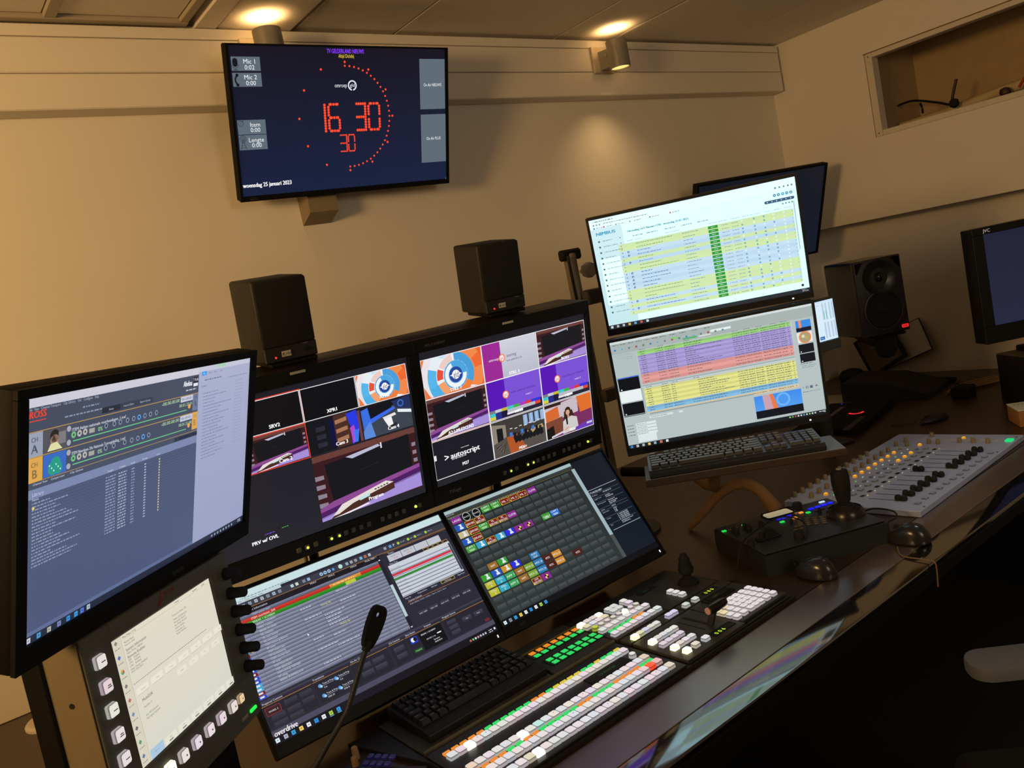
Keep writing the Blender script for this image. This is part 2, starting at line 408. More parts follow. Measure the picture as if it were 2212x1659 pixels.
RED = '#ff5638'
def dots(pts, r=.0052):
    for a, b in pts: s.disc(a, b, r, '#d8301c', 2, n=10); s.disc(a, b, r*.72, RED, 3, n=10)
cu, cvv, k_ = .4935, .4745, .714/.42
dots([(cu+.2165*sin(2*pi*i/12), cvv-.2165*k_*cos(2*pi*i/12)) for i in range(12)])
dots([(cu+.2015*sin(2*pi*i/60), cvv-.2015*k_*cos(2*pi*i/60)) for i in range(31)], .0046)
SEG = {'0': 'abcdef', '1': 'fe', '3': 'abgcd', '6': 'afgedc'}
def digit(d, u0, v0, w_, h_, r, n=4):
    P = set()
    ends = {'a': ((0, 0), (1, 0)), 'g': ((0, .5), (1, .5)), 'd': ((0, 1), (1, 1)), 'f': ((0, 0), (0, .5)), 'e': ((0, .5), (0, 1)), 'b': ((1, 0), (1, .5)), 'c': ((1, .5), (1, 1))}
    for sg in SEG[d]:
        (a, b), (c, e) = ends[sg]; m = n if sg in 'adg' else n+1
        for i in range(m+1):
            x, y = a+(c-a)*i/m, b+(e-b)*i/m
            if sg in 'febc' and d != '1' and i in (0, m) : continue
            if sg in 'adg' and i in (0, m) and d in '06' : x = x+(.14 if i == 0 else -.14)
            P.add((round(u0+x*w_, 5), round(v0+y*h_, 5)))
    dots(P, r)
digit('1', .391, .388, .01, .175, .0062); digit('6', .408, .385, .048, .178, .0062)
digit('3', .538, .385, .040, .180, .0062); digit('0', .594, .385, .052, .180, .0062)
digit('3', .456, .595, .028, .112, .0036); digit('0', .492, .595, .029, .112, .0036)
tv = thing('clock_monitor', 'wall monitor tilted down showing a red dot studio clock reading 16 30', 'monitor', (1.278, 2.233, .590), (1, -.022, -.009), (0.001, -.340, .941))
fb = MB()
fb.box(-.357, .357, .004, .030, -.21, .21, r=.004); fb.build('housing', MATTE, tv)
fb = MB()
fb.box(-.357, .357, -.004, .005, .205, .21).box(-.357, .357, -.004, .005, -.21, -.196).box(-.357, -.349, -.004, .005, -.196, .205).box(.348, .357, -.004, .005, -.196, .205)
fb.build('bezel', MATTE, tv); s.build('screen', tv, 0.001)
lg = MB().text('EIZO', .010, (-.330, -.0046, -.203), align='l').build('maker_logo', mat('dim_print', '#4b4b48', .6), tv, False)
MB().box(-.16, .16, .029, .055, -.04, .13, r=.01).build('electronics_cover', MATTE, tv)
# its wall bracket, hanging lower than the screen
br = thing('monitor_bracket', 'grey wedge wall bracket sticking out under the clock monitor', 'bracket', (1.13, 2.399, .36))
bk = MB(); bk.prism([(-.072, .045), (-.001, .14), (-.001, -.040), (-.068, -.012)], .004, .100, 'x')
bk.build('bracket_body', mat('grey_bracket_paint', '#8a7d66', .7), br)
MB().box(.015, .085, -.055, -.001, .139, .22, r=.004).build('wall_arm', CHAR, br)

# --- second wall monitor, dark, behind the list monitors
y2, t2_ = radians(-16), radians(-21)
ux2 = Vector((cos(y2), sin(y2), 0)); n2 = Vector((sin(y2)*cos(t2_), -cos(y2)*cos(t2_), sin(t2_))); uz2 = n2.cross(ux2)
c2 = Vector((3.539, 2.052, .271)) - ux2*.357 - uz2*.21
s = Scr(.69, .40); s.r(0, 0, 1, 1, '#0d1420', col2='#101a28')
m2 = monitor('wall_monitor', 'unlit dark wall monitor tilted down behind the bright list monitor', c2, ux2, uz2, .69, .40, .012, .010, .010, .03, s, MATTE, back=.03)
MB().box(-.05, .05, .05, .24, -.06, .06, r=.004).build('wall_arm', CHAR, m2)

# --- wall spot lights
SPM = mat('brushed_spot_metal', '#8a857a', .45, metal=.25, noise=.1, scale=60)
def spot(x, y, lab):
    t = thing('wall_spotlight', lab, 'lamp', (x, 2.326, .80), group='wall spotlights on the ledge')
    yl = y-2.326
    MB().box(-.052, .052, -.012, -.0005, -.045, .058, r=.002).build('wall_plate', mat('spot_plate', '#b9ad99', .5, metal=.2), t)
    ar = MB(); ar.prism([(-.012, .036), (yl+.028, .032), (yl+.028, -.035), (-.012, -.035)], -.020, .020, 'x'); ar.build('arm', SPM, t)
    c = MB(); c.lathe([(.036, -.052), (.0405, -.052), (.0405, .052), (.036, .052), (.036, .046), (.036, -.046), (.036, -.052)], 40, (0, yl, 0), caps=False)
    c.build('lamp_tube', SPM, t)
    for z, sgn in ((.046, 1), (-.046, -1)):
        l = MB().lathe([(.0355, 0), (.0355, .002)], 28, (0, yl, z-.001)).build('lens', mat('warm_lens', '#ffcf7a', .3, noise=.02, emit=1.3), t); l.visible_shadow = True
    for x_ in (-.021,):
        MB().lathe([(.007, -.004), (.007, .001)], 10, (x_, -.055, .010), 'x').build('screw', CHROME, t)
    return t
spot(1.080, 2.235, 'round grey wall spotlight half hidden behind the clock monitor')
spot(2.497, 2.230, 'round grey wall spotlight right of the clock monitor, fully visible')
# ------------------------------------------------------------------ multiview monitors
TVN = (0, -.99, -.137); TVZ = (0, -.137, .99)
def gldlogo(s, u, v, r, l, txtc='#4a3a6a'):
    s.disc(u, v, r, '#f0814a', l, n=18); s.disc(u, v, r*.74, '#f4f2f6', l+1, n=16); s.txt(u, v, 'gld', r*1.25*s.W/s.H, txtc, 'c', l+2, wd=r*1.05)
def swirl(s, a, b, c, d, l, lab='gld'):
    """orange, white and blue ring leader in the tile a,b,c,d (clipped rings)"""
    w_ = c-a; h_ = d-b; u = a+w_*.54; v = b+h_*.56; R = w_*.5; cl = (a, b, c, d)
    s.r(a, b, c, d, '#e9e2e6', l); s.r(a+w_*.66, b, c, d, '#e8632f', l+1)
    def ar(r0, r1, a0, a1, col, ll): s.ring(u, v, R*r0, R*r1, col, ll, 18, radians(a0), radians(a1), cl)
    s.poly([(a, d), (a+w_*.10, d), (a, b+h_*.66)], '#ec7a45', l+1)
    s.poly([(a, b), (a+w_*.06, b), (a, b+h_*.25)], '#ec7a45', l+1)
    ar(.0, .92, 0, 360, '#e6edf4', l+2); ar(.62, .95, -70, 40, '#f08a4c', l+3); ar(.62, .90, 40, 62, '#f3f3f8', l+3)
    ar(.62, .92, 95, 165, '#4fb0e4', l+3); ar(.64, .92, 165, 200, '#58b6ea', l+3); ar(.62, .92, 235, 268, '#bfe0f4', l+3); ar(.66, .95, -30, -5, '#ef6a34', l+4)
    ar(.38, .62, 0, 360, '#e9f0f6', l+4); ar(.40, .62, -90, 30, '#4a9ed8', l+5); ar(.40, .62, 30, 120, '#ef7e3e', l+5); ar(.40, .62, 120, 165, '#f2a06c', l+5); ar(.42, .62, 175, 205, '#e5523a', l+5); ar(.40, .60, 210, 262, '#eccdc6', l+5)
    ar(.20, .40, 0, 360, '#4ba7de', l+6); ar(.24, .36, 0, 250, '#eef4f8', l+7); ar(.0, .22, 0, 360, '#28459a', l+8)
    s.disc(u, v, R*.13, '#f6f6f8', l+9, n=12); s.poly([(u-R*.20, v), (u, v-R*.11), (u+R*.20, v), (u, v+R*.11)], '#f6f6f8', l+9)
    s.txt(u, v, lab, R*.24*s.W/s.H, '#33406a', 'c', l+10, wd=R*.17)
def studio(s, a, b, c, d, l):
    """camera picture: dark wall screen, purple light strips, white presenter desk"""
    w_ = c-a; h_ = d-b; X = lambda x: a+w_*x; Y = lambda y: b+h_*y
    s.r(a, b, c, d, '#3a1a20', l); s.r(a, Y(.0), c, Y(.09), '#6a3e38', l+1)
    for i in range(4):
        s.poly([(X(0), Y(.30+.14*i)), (X(.08), Y(.31+.14*i)), (X(.08), Y(.37+.14*i)), (X(0), Y(.37+.14*i))], '#8d7f8c', l+1)
        s.r(X(.95), Y(.24+.13*i), X(.99), Y(.30+.13*i), '#8d7f8c', l+1)
    s.poly([(X(.10), Y(.16)), (X(.93), Y(.08)), (X(.93), Y(.62)), (X(.13), Y(.74))], '#15161c', l+2)
    s.poly([(X(.30), Y(.14)), (X(.62), Y(.09)), (X(.64), Y(.13)), (X(.36), Y(.19))], '#b9bcd0', l+3); s.r(X(.64), Y(.08), X(.655), Y(.17), '#d8d8e6', l+3)
    s.poly([(X(.40), Y(.40)), (X(.60), Y(.37)), (X(.60), Y(.38)), (X(.40), Y(.41))], '#23242e', l+3)
    s.poly([(X(0), Y(.80)), (X(.13), Y(.74)), (X(1), Y(.60)), (X(1), Y(.66)), (X(0), Y(.86))], '#8d4a92', l+3)
    s.poly([(X(0), Y(.86)), (X(1), Y(.66)), (X(1), Y(.76)), (X(0), Y(.96))], '#4d1f62', l+3)
    s.poly([(X(0), Y(.94)), (X(1), Y(.74)), (X(1), Y(.98)), (X(0), Y(1))], '#a48fd8', l+3)
    s.poly([(X(.11), Y(.965)), (X(.30), Y(.87)), (X(.715), Y(.755)), (X(.72), Y(.86)), (X(.30), Y(.97)), (X(.16), Y(1)), (X(.08), Y(1))], '#4a2a22', l+4)
    s.poly([(X(.10), Y(.965)), (X(.20), Y(.83)), (X(.64), Y(.70)), (X(.715), Y(.755)), (X(.30), Y(.87)), (X(.16), Y(.96))], '#e6dcd6', l+5)
    s.poly([(X(.36), Y(.83)), (X(.46), Y(.80)), (X(.47), Y(.845)), (X(.37), Y(.87))], '#bfe2ea', l+6)
    for i in range(5): s.r(X(.52+.03*i), Y(.765-.006*i), X(.54+.03*i), Y(.785-.006*i), '#4a4040', l+6)
    s.poly([(X(.10), Y(1)), (X(.44), Y(.945)), (X(.46), Y(.965)), (X(.26), Y(1))], '#f2ecf0', l+6)
MVF = .497, .306
def U(x): return (x+.2485)/.497
def V(z): return (.1525-z)/.306+.0016
WH = '#f4f2f6'; RD_ = '#d8402e'
def base_mv():
    s = Scr(*MVF); s.r(0, 0, 1, 1, '#1d1c25', col2='#24242b'); return s
TX = [(-.2455, -.0822), (-.0800, .0832), (.0855, .2446)]; TZ = [(.1362, .0495), (.0475, -.0450), (-.0487, -.1358)]
# right multiview
s = base_mv()
def tile(i, j): 
    (x0, x1), (z0, z1) = TX[i], TZ[j]; return U(x0), V(z0), U(x1), V(z1)
swirl(s, *tile(0, 0), 1)
a, b, c, d = tile(1, 0); s.r(a, b, c, d, '#cfd0dc', 1, '#b9bccb'); s.r(a, b, a+(c-a)*.33, d, '#9c2a94', 2)
s.l = 3; gldlogo(s, a+(c-a)*.345, b+(d-b)*.46, .019, 3, '#d04a3a'); s.txt(a+(c-a)*.285, b+(d-b)*.45, 'omroep', .030, '#f0e6f0', 'r'); s.txt(a+(c-a)*.43, b+(d-b)*.43, 'storing', .034, '#3a2c60'); s.txt(a+(c-a)*.42, b+(d-b)*.56, 'even geduld a.u.b.', .022, '#3a2c60')
studio(s, *tile(2, 0), 1); studio(s, *tile(0, 1), 1)
def wmt(i, j, o):
    a, b, c, d = tile(i, j); X = lambda x: a+(c-a)*x; Y = lambda y: b+(d-b)*y
    s.r(a, b, c, d, '#7b52d4', 1); s.r(a, b, X(.33), d, '#5716b4', 2); gldlogo(s, X(.335), Y(.42), .019, 3, '#d04a3a')
    s.l = 3; s.txt(X(.43), Y(.40), 'wmt playout televisie', .026, '#3f2a94', wd=.155); s.txt(X(.76), Y(.56), 'output %d' % o, .020, '#efe8fa', 'c')
    s.r(a, Y(.76), c, d, '#262335', 2)
    for k, q in enumerate(('#7b7c88', '#c9c9d2', '#c8b83e', '#3fc8cc', '#3cb04c', '#b03ac0', '#d83838', '#3a34d8')): s.r(X(.10+.1125*(k-.9)), Y(.74), X(.10+.1125*(k+.1)), Y(.815), q, 4)
    s.r(X(.12), Y(.815), X(.86), Y(.90), '#b9bac4', 4); s.r(X(.86), Y(.74), X(.965), Y(.82), '#3434dc', 4); s.r(X(.86), Y(.82), X(.965), Y(.90), '#e0482c', 4)
    for k, q in enumerate(('#3fc8cc', '#262f88', '#1c1a3a')): s.r(X(.0+.11*k), Y(.815), X(.11+.11*k), Y(.90), q, 5)
    for k, q in enumerate(('#d8cc3a', '#262f88', '#1c1a3a')): s.r(X(.0+.11*k), Y(.90), X(.11+.11*k), Y(.985), q, 5)
    s.r(X(.32), Y(.90), X(.62), Y(.95), '#e6e6ec', 5)
wmt(1, 1, 1); wmt(2, 1, 2)
a, b, c, d = tile(0, 2); X = lambda x: a+(c-a)*x; Y = lambda y: b+(d-b)*y
s.r(a, b, c, d, '#1b1c24', 1); s.l = 2; s.txt(X(.20), Y(.50), '>', .075, '#f8f8f8', 'c', b=.003); s.txt(X(.27), Y(.50), 'autoscript', .060, '#f8f8f8', wd=.165, b=.0026); s.dashes(X(.29), Y(.60), .08, .010, '#e0e0e4'); s.dashes(X(.46), Y(.37), .045, .008, '#e0e0e4'); s.r(a, Y(.36), X(.045), Y(.50), '#e6e6e6', 2)
a, b, c, d = tile(1, 2); s.r(a, b, c, d, '#3d3a38', 1)                       # newsroom
s.poly([(X(0), Y(.62)), (X(.3), Y(.5)), (X(1), Y(.55)), (X(1), Y(1)), (X(0), Y(1))], '#57504a', 2)
s.poly([(X(.26), Y(.52)), (X(.46), Y(.50)), (X(.62), Y(1)), (X(.30), Y(1))], '#b0562a', 3)
for k in range(7): s.poly([(X(.05+.02*k), Y(.72+.03*k)), (X(.24), Y(.60)), (X(.26), Y(.62)), (X(.06+.02*k), Y(.75+.03*k))], '#6e665c' if k % 2 else '#3a332e', 3)
s.poly([(X(.0), Y(.06)), (X(.26), Y(.16)), (X(.26), Y(.5)), (X(0), Y(.62))], '#8d8474', 3); s.poly([(X(.09), Y(.2)), (X(.20), Y(.22)), (X(.20), Y(.54)), (X(.09), Y(.58))], '#17181c', 4)
for k in range(4): s.r(X(.60+.11*k), Y(.05), X(.68+.11*k), Y(.34), '#8fb0dc', 3); s.r(X(.64+.11*k), Y(.05), X(.645+.11*k), Y(.34), '#e8e8ee', 4)
for k in range(9): s.r(X(.32+.07*k), Y(.42+.03*(k % 3)), X(.37+.07*k), Y(.53+.03*(k % 3)), ('#3a78d0', '#16181e', '#20242c')[k % 3], 5)
for k in range(8): s.poly([(X(.38+.07*k), Y(.56+.04*(k % 3))), (X(.46+.07*k), Y(.55)), (X(.47+.07*k), Y(.72)), (X(.41+.07*k), Y(.76))], '#191a1e', 5)
for k in range(7): s.r(X(.33+.09*k), Y(.30+.03*(k % 2)), X(.38+.09*k), Y(.32+.03*(k % 2)), '#f2ead6', 5)
s.poly([(X(.62), Y(.52)), (X(.95), Y(.45)), (X(.97), Y(.56)), (X(.70), Y(.62))], '#c0a060', 4)
a, b, c, d = tile(2, 2)                                                       # reporter with a phone, purple and orange wall
s.r(a, b, c, d, '#7a2f60', 1); s.poly([(X(0), Y(.10)), (X(.70), Y(.0)), (X(.70), Y(.45)), (X(0), Y(.55))], '#c9bcc4', 2); s.poly([(X(.68), Y(0)), (X(1), Y(0)), (X(1), Y(.48)), (X(.74), Y(.5))], '#e0702c', 3); s.poly([(X(.02), Y(.2)), (X(.28), Y(.12)), (X(.3), Y(.45)), (X(.02), Y(.5))], '#d86a30', 3)
s.r(X(0), Y(0), X(.35), Y(.10), '#33231c', 4); s.poly([(X(0), Y(.5)), (X(.36), Y(.45)), (X(.36), Y(.9)), (X(0), Y(1))], '#7d4632', 3); s.poly([(X(0), Y(.70)), (X(.16), Y(.64)), (X(.18), Y(1)), (X(0), Y(1))], '#1c1713', 4)
s.disc(X(.48), Y(.34), .020, '#3a241c', 5, n=14); s.poly([(X(.40), Y(.34)), (X(.57), Y(.34)), (X(.62), Y(.62)), (X(.38), Y(.60))], '#3a241c', 5); s.disc(X(.475), Y(.39), .0135, '#d9a68c', 6, n=14); s.r(X(.455), Y(.46), X(.50), Y(.56), '#c8957c', 6)
s.r(X(.455), Y(.372), X(.463), Y(.385), '#2a1a16', 7); s.r(X(.487), Y(.372), X(.495), Y(.385), '#2a1a16', 7); s.r(X(.463), Y(.435), X(.488), Y(.448), '#a8524a', 7)
s.poly([(X(.36), Y(.62)), (X(.45), Y(.53)), (X(.55), Y(.52)), (X(.66), Y(.60)), (X(.68), Y(.95)), (X(.34), Y(.98))], '#cfcbc8', 6); s.poly([(X(.42), Y(.52)), (X(.455), Y(.46)), (X(.46), Y(.50)), (X(.46), Y(.74)), (X(.43), Y(.74))], '#1a1a1e', 8)
s.poly([(X(.36), Y(.86)), (X(.46), Y(.80)), (X(.48), Y(.84)), (X(.40), Y(.90))], '#d9a68c', 8); s.poly([(X(.62), Y(.9)), (X(1), Y(.8)), (X(1), Y(1)), (X(.6), Y(1))], '#6a3cb8', 7); s.poly([(X(.10), Y(.94)), (X(.36), Y(.88)), (X(.38), Y(.93)), (X(.1), Y(.99))], '#d9d9e6', 7); s.r(X(.86), Y(.86), X(.98), Y(.92), '#c8c4da', 8); s.l = 4; s.txt(X(.72), Y(.22), 'This is', .022, '#d06a50', 'c')
for j in range(3):
    for i in range(3):
        a, b, c, d = tile(i, j); s.frame(a-.002, b-.004, c+.002, d+.004, WH, .0028, 20)
        s.txt((a+c)/2+(.01 if i else .0), d-.022-(.035 if (i, j) == (0, 2) else 0), (('STILL 1', 'STILL 3', 'BOX1'), ('A2:1:MLE2CLN2', 'WMT', 'M31+'), ('M27', 'M26+', 'M25'))[j][i], .034, '#ffffff', 'c', 21, b=.0016)
a, b, c, d = tile(0, 1); s.frame(a-.006, b-.010, c+.006, d+.010, RD_, .0035, 19)
mvR = s
# left multiview
s = base_mv()
cx = [(-.245+.1225*i, -.245+.1225*(i+1)-.003) for i in range(4)]
def t4(i, z0, z1, n=1): return U(cx[i][0]), V(z0), U(cx[i+n-1][1]), V(z1)
T1 = (.1392, .0750); T2 = (.0715, .0035)
for i in (1, 2): s.r(*t4(i, *T1), '#0c0d12', 1)
s.r(*t4(0, *T1), '#0c0d12', 1)
swirl(s, *t4(3, *T1), 1); studio(s, *t4(1, *T2), 1); studio(s, *t4(2, -.0005, -.1375, 2), 1)
a, b, c, d = t4(2, *T2); X = lambda x: a+(c-a)*x; Y = lambda y: b+(d-b)*y
s.r(a, b, c, d, '#14151c', 1); s.r(X(.50), b, X(.78), d, '#4a2c24', 2)
for k in range(3): s.poly([(X(.52), Y(.16+.28*k)), (X(.74), Y(.12+.28*k)), (X(.74), Y(.24+.28*k)), (X(.52), Y(.28+.28*k))], '#a8765a', 3)
s.r(X(.40), Y(.1), X(.50), Y(.95), '#10123c', 2); s.poly([(X(.74), Y(.05)), (X(.94), Y(0)), (X(.96), Y(.5)), (X(.9), Y(.98)), (X(.78), Y(1)), (X(.80), Y(.5))], '#2a3ae0', 4); s.poly([(X(.78), Y(.5)), (X(.86), Y(.44)), (X(.9), Y(.9)), (X(.80), Y(1))], '#b04ad0', 5); s.poly([(X(.84), Y(.62)), (X(.95), Y(.6)), (X(.9), Y(.98)), (X(.84), Y(.98))], '#3c78f0', 6); s.r(X(.95), Y(.05), c, d, '#6a4048', 4)
for k in range(3): s.r(X(.16), Y(.22+.24*k), X(.33), Y(.36+.24*k), '#2a2c38', 3)
a, b, c, d = t4(3, *T2)
s.r(a, b, c, d, '#3c4450', 1); s.r(a, b, c, Y(.18), '#1a1416', 2)
s.poly([(X(.14), Y(.10)), (X(.60), Y(.02)), (X(.62), Y(.3)), (X(.16), Y(.45))], '#11131c', 3); s.poly([(a, Y(.1)), (X(.14), Y(.05)), (X(.17), Y(.45)), (X(.02), Y(.8))], '#3a70e0', 3); s.poly([(X(.10), Y(.45)), (X(.65), Y(.22)), (X(.68), Y(.30)), (X(.14), Y(.58))], '#3a68e8', 4)
s.poly([(X(.0), Y(.75)), (X(.16), Y(.45)), (X(.22), Y(1)), (a, d)], '#5c8ad8', 4); s.poly([(X(.62), Y(.05)), (c, Y(.0)), (c, Y(.42)), (X(.70), Y(.30))], '#23305c', 3); s.poly([(X(.72), Y(.34)), (c, Y(.46)), (c, Y(.56)), (X(.72), Y(.44))], '#e8ecf4', 4); s.disc(X(.80), Y(.18), .016, '#3a68c0', 5); s.disc(X(.80), Y(.18), .010, '#23305c', 6)
s.poly([(X(.40), Y(.48)), (X(.66), Y(.42)), (X(.68), Y(.50)), (X(.44), Y(.56))], '#e8e4e6', 5); s.poly([(X(.42), Y(.54)), (X(.58), Y(.52)), (X(.60), Y(.78)), (X(.50), Y(.82))], '#f2f0f2', 5); s.poly([(X(.48), Y(.82)), (X(.66), Y(.74)), (X(.68), Y(.80)), (X(.50), Y(.9))], '#2a2624', 6)
for i, lab in ((0, 'SRV1'), (1, 'SRV2'), (2, 'XPR1'), (3, 'XPR2')):
    if i == 0: continue
    a, b, c, d = t4(i, *T1); s.frame(a-.002, b-.004, c+.002, d+.004, WH, .0026, 20); s.txt((a+c)/2, d-.030, lab, .034, '#ffffff', 'c', 21, b=.0016)
a, b, c, d = t4(1, *T1); s.frame(a-.007, b-.011, c+.007, d+.011, RD_, .004, 19)
a, b, c, d = t4(1, *T2); s.frame(a-.005, b-.006, c+.005, d+.006, RD_, .004, 20)
for i, lab in ((1, 'Cam 2'), (2, 'Cam 3'), (3, 'Cam 4')):
    a, b, c, d = t4(i, *T2); s.txt((a+c)/2+.02, d-.030, lab, .034, '#ffffff', 'c', 21, b=.0016)
a, b, c, d = t4(2, -.0005, -.1375, 2); s.txt((a+c)/2+.01, d-.050, 'Program', .034, '#ffffff', 'c', 21, b=.0016)
s.txt(U(-.122), V(-.131), 'PRV w/ OVL', .034, '#ffffff', 'c', 21, b=.0016); s.dashes(U(-.12), V(-.121), .04, .010, '#7a48d8'); s.dashes(U(-.085), V(-.119), .028, .008, '#3cb04c')
mvL = s
LEDM = mat('lit_green_lens', '#c8e84a', .4, noise=.05, emit=1.6); BTN = mat('grey_key', '#5c5850', .5); LABEL = mat('white_label_strip', '#b9b5a8', .7, noise=.06)
def multiview(cx0, scr, lab, lit):
    t = thing('multiview_monitor', lab, 'monitor', (cx0, 1.5425, -.2455), (1, 0, 0), TVZ, group='pair of multiview monitors')
    MB().box(-.2628, .2628, .006, .105, -.1935, .1835, r=.004, seg=2).build('housing', BLACK, t)
    bz = MB()
    for a in ((-.2628, .2628, .1525, .1835), (-.2628, .2628, -.1935, -.1553), (-.2628, -.2487, -.1553, .1525), (.2487, .2628, -.1553, .1525)): bz.box(a[0], a[1], -.004, .007, a[2], a[3], r=.001)
    bz.build('bezel', BLACK, t); scr.build('screen', t, .003, 0, -.0014)
    xs = [-.0624, -.0445, -.0258, .0082, .0259, .0422, .0595, .0772, .0956, .1287, .1457, .1637, .1819]
    for i, x in enumerate(xs):
        k = MB().box(x-.0048, x+.0048, -.0075, -.003, -.1795, -.1695, r=.0012).build('menu_key', BTN, t)
        if i in lit: MB().lathe([(.0026, 0), (.0026, .0012)], 10, (x, -.0076, -.1745), 'y').build('key_light', LEDM, k)
    k = MB().lathe([(.0032, 0), (.0022, .003)], 12, (.2134, -.004, -.1748), 'y').build('power_light', LEDM, t)
    MB().box(.2195, .2275, -.007, -.003, -.1795, -.1695, r=.001).build('power_key', BTN, t)
    MB().box(-.0155, .0165, -.0048, -.0035, .1722, .1772).build('tally_label', LABEL, t)
    MB().text('MULTI FORMAT', .0075, (-.232, -.0046, .1665), align='l').build('maker_print', mat('dim_print2', '#6a665c', .6), t, False)
    MB().text('TVlogic', .011, (-.2225, -.0046, -.1715), align='l').build('maker_logo', mat('dim_print3', '#8a867c', .5), t, False)
    MB().lathe([(.017, -.49), (.017, -.15)], 20, (.03, .170, 0)).build('stand_pole', CHROME, t)
    MB().box(-.07, .13, .10, .25, -.520, -.488, r=.004).build('stand_base', CHAR, t)
    MB().box(-.01, .07, .104, .190, -.19, -.11, r=.004).build('stand_bracket', CHAR, t)
    return t
multiview(1.161, mvR, 'right multiview monitor of the pair, orange swirl picture at its top left', (1, 3, 4))
multiview(.635, mvL, 'left multiview monitor of the pair, large studio programme picture at bottom', (1, 3, 4))

# ------------------------------------------------------------------ two list monitors, one above the other
EMT = mat('grey_bezel', '#202124', .4, noise=.05)
def icons(s, items, v, h, l=3):
    for u, c in items:
        w_ = h*s.H/s.W; s.r(u-w_/2, v-h/2, u+w_/2, v+h/2, c, l); s.r(u-w_/5, v-h/6, u+w_/5, v+h/6, shade(c, .7), l+1)
s = Scr(.553, .311)
s.r(0, 0, 1, .965, (.79, 1.35, 1.5)); s.r(0, 0, .155, .965, '#d3f0f7', 1, '#c8ebf0'); s.r(.02, .36, .148, .78, (.85, 1.4, 1.5), 2); s.r(0, 0, 1, .085, (.85, 1.2, 1.3), 2)
s.r(0, .965, 1, 1, '#2b3036', 3); icons(s, [(.015, '#e8f2f6'), (.045, '#c8ccd0'), (.075, '#c8d4dc'), (.105, '#f0c860'), (.135, '#7ab8e0'), (.166, '#e8604a'), (.197, '#e8f0f4')], .983, .02, 4)
s.l = 3
s.dashes(.02, .022, .10, .012, '#6a7c86'); s.dashes(.07, .048, .22, .010, '#7c8c96'); icons(s, [(.02, '#8ca0aa'), (.035, '#9cb0ba'), (.05, '#9cb0ba')], .05, .014); icons(s, [(.02, '#5a78a0'), (.07, '#d05a5a'), (.13, '#a0aab0'), (.20, '#a0aab0'), (.30, '#8898a0'), (.40, '#d05a4a')], .078, .013)
for u in (.03, .08, .14, .22, .31, .41): s.dashes(u, .078, .035, .009, '#8898a0')
s.txt(.022, .132, 'NIMBUS', .040, '#2c9cc8', wd=.098, b=.002); s.txt(.178, .160, 'Uitzending GLD Nieuws 1730 - woensdag 25-01-2023', .024, '#35606e', wd=.30, b=.0012)
for u in (.20, .27, .36, .44, .52): s.dashes(u, .208, .055, .011, '#7c929a')
for u, wd in ((.17, .03), (.21, .03), (.36, .07), (.57, .04), (.62, .04), (.68, .04), (.735, .05), (.79, .03), (.84, .03), (.885, .035), (.935, .03)): s.dashes(u, .242, wd, .008, '#98a8ae')
for i in range(14):
    v = .20+i*.05
    icons(s, [(.032, '#5f7a86')], v, .016); s.dashes(.05, v, .05+.02*(i % 3), .009, '#7c949c')
for i, (u, v) in enumerate(((.138, .20), (.138, .25), (.138, .30))): s.poly([(u-.004, v-.004), (u, v+.006), (u+.004, v-.004)], '#50707c')
rows = 'ggbbgbggbbbbbgggbgbgbgb'[:20]; n = len(rows); v0, v1 = .262, .905
for i in range(n):
    a = v0+(v1-v0)*i/n; b = v0+(v1-v0)*(i+1)/n; g = rows[i] == 'g'; m = (a+b)/2
    s.r(.122, a, .974, b, ('#d3ecae' if i % 2 else '#cfe9b0') if g else ('#bfdcf2' if i % 2 else '#c6e2f4'), 3)
    s.r(.566, a+.004, .613, b-.004, '#2f9a3c', 4); s.dashes(.58, m, .018, .008, '#c8f0c8', 5)
    ink = '#8aa87c' if g else '#5c7fae'
    s.dashes(.21, m, random.uniform(.05, .20), .010, ink, 4); s.dashes(.44, m, random.uniform(.04, .08), .009, '#7c98a8', 4); s.dashes(.63, m, .035, .009, '#8ea6b0', 4); s.dashes(.68+.0, m, .032, .009, '#8ea6b0', 4)
    s.disc(.136, m, .0025, '#54687c', 4, n=6)
    if not g: s.txt(.130-.012+.02, m, '>', .020, '#3f6a94', 'c', 5); s.disc(.166, m, .0055, '#2a5a80', 4, n=10); s.disc(.167, m+.002, .003, '#bfdcf2', 5, n=8)
    for k, u in enumerate((.729, .787, .834, .879, .929)):
        s.disc(u, m, .0042, ('#2a86b8' if (i*3+k*5) % 4 and k < 4 and not (g and k > 2) else '#f2fbfc'), 4, n=10); s.disc(u, m, .0020, '#bfe0ec', 5, n=6)
    s.disc(.968, m, .0016, '#54687c', 4, n=6)
for k, u in enumerate((.897, .916, .936, .955, .974)): s.disc(u, .122, .0072, '#2c7ca4' if k != 2 else '#1e9ad8', 4, n=12); s.disc(u, .122, .003, '#e6f7fb', 5, n=8)
s.r(.853, .157, .980, .182, '#42607c', 4); s.disc(.853, .1695, .0073, '#42607c', 4, n=10); s.disc(.980, .1695, .0073, '#42607c', 4, n=10)
for k in range(6): s.disc(.86+.022*k, .1695, .0028, '#e6f2f6', 5, n=6)
icons(s, [(.93, '#6f8490'), (.945, '#6f8490'), (.96, '#6f8490'), (.974, '#6f8490')], .205, .012); icons(s, [(.905, '#7c929a'), (.925, '#7c929a'), (.945, '#7c929a'), (.965, '#7c929a'), (.982, '#7c929a')], .062, .014)
s.disc(.970, .935, .0065, '#2a3036', 4, n=12); s.r(.978, .20, .984, .62, '#b8ccd2', 4); s.dashes(.965, .988, .028, .008, '#d0d6da', 4); s.dashes(.965, .975, .020, .007, '#d0d6da', 4)
lmU = s
s = Scr(.553, .311)
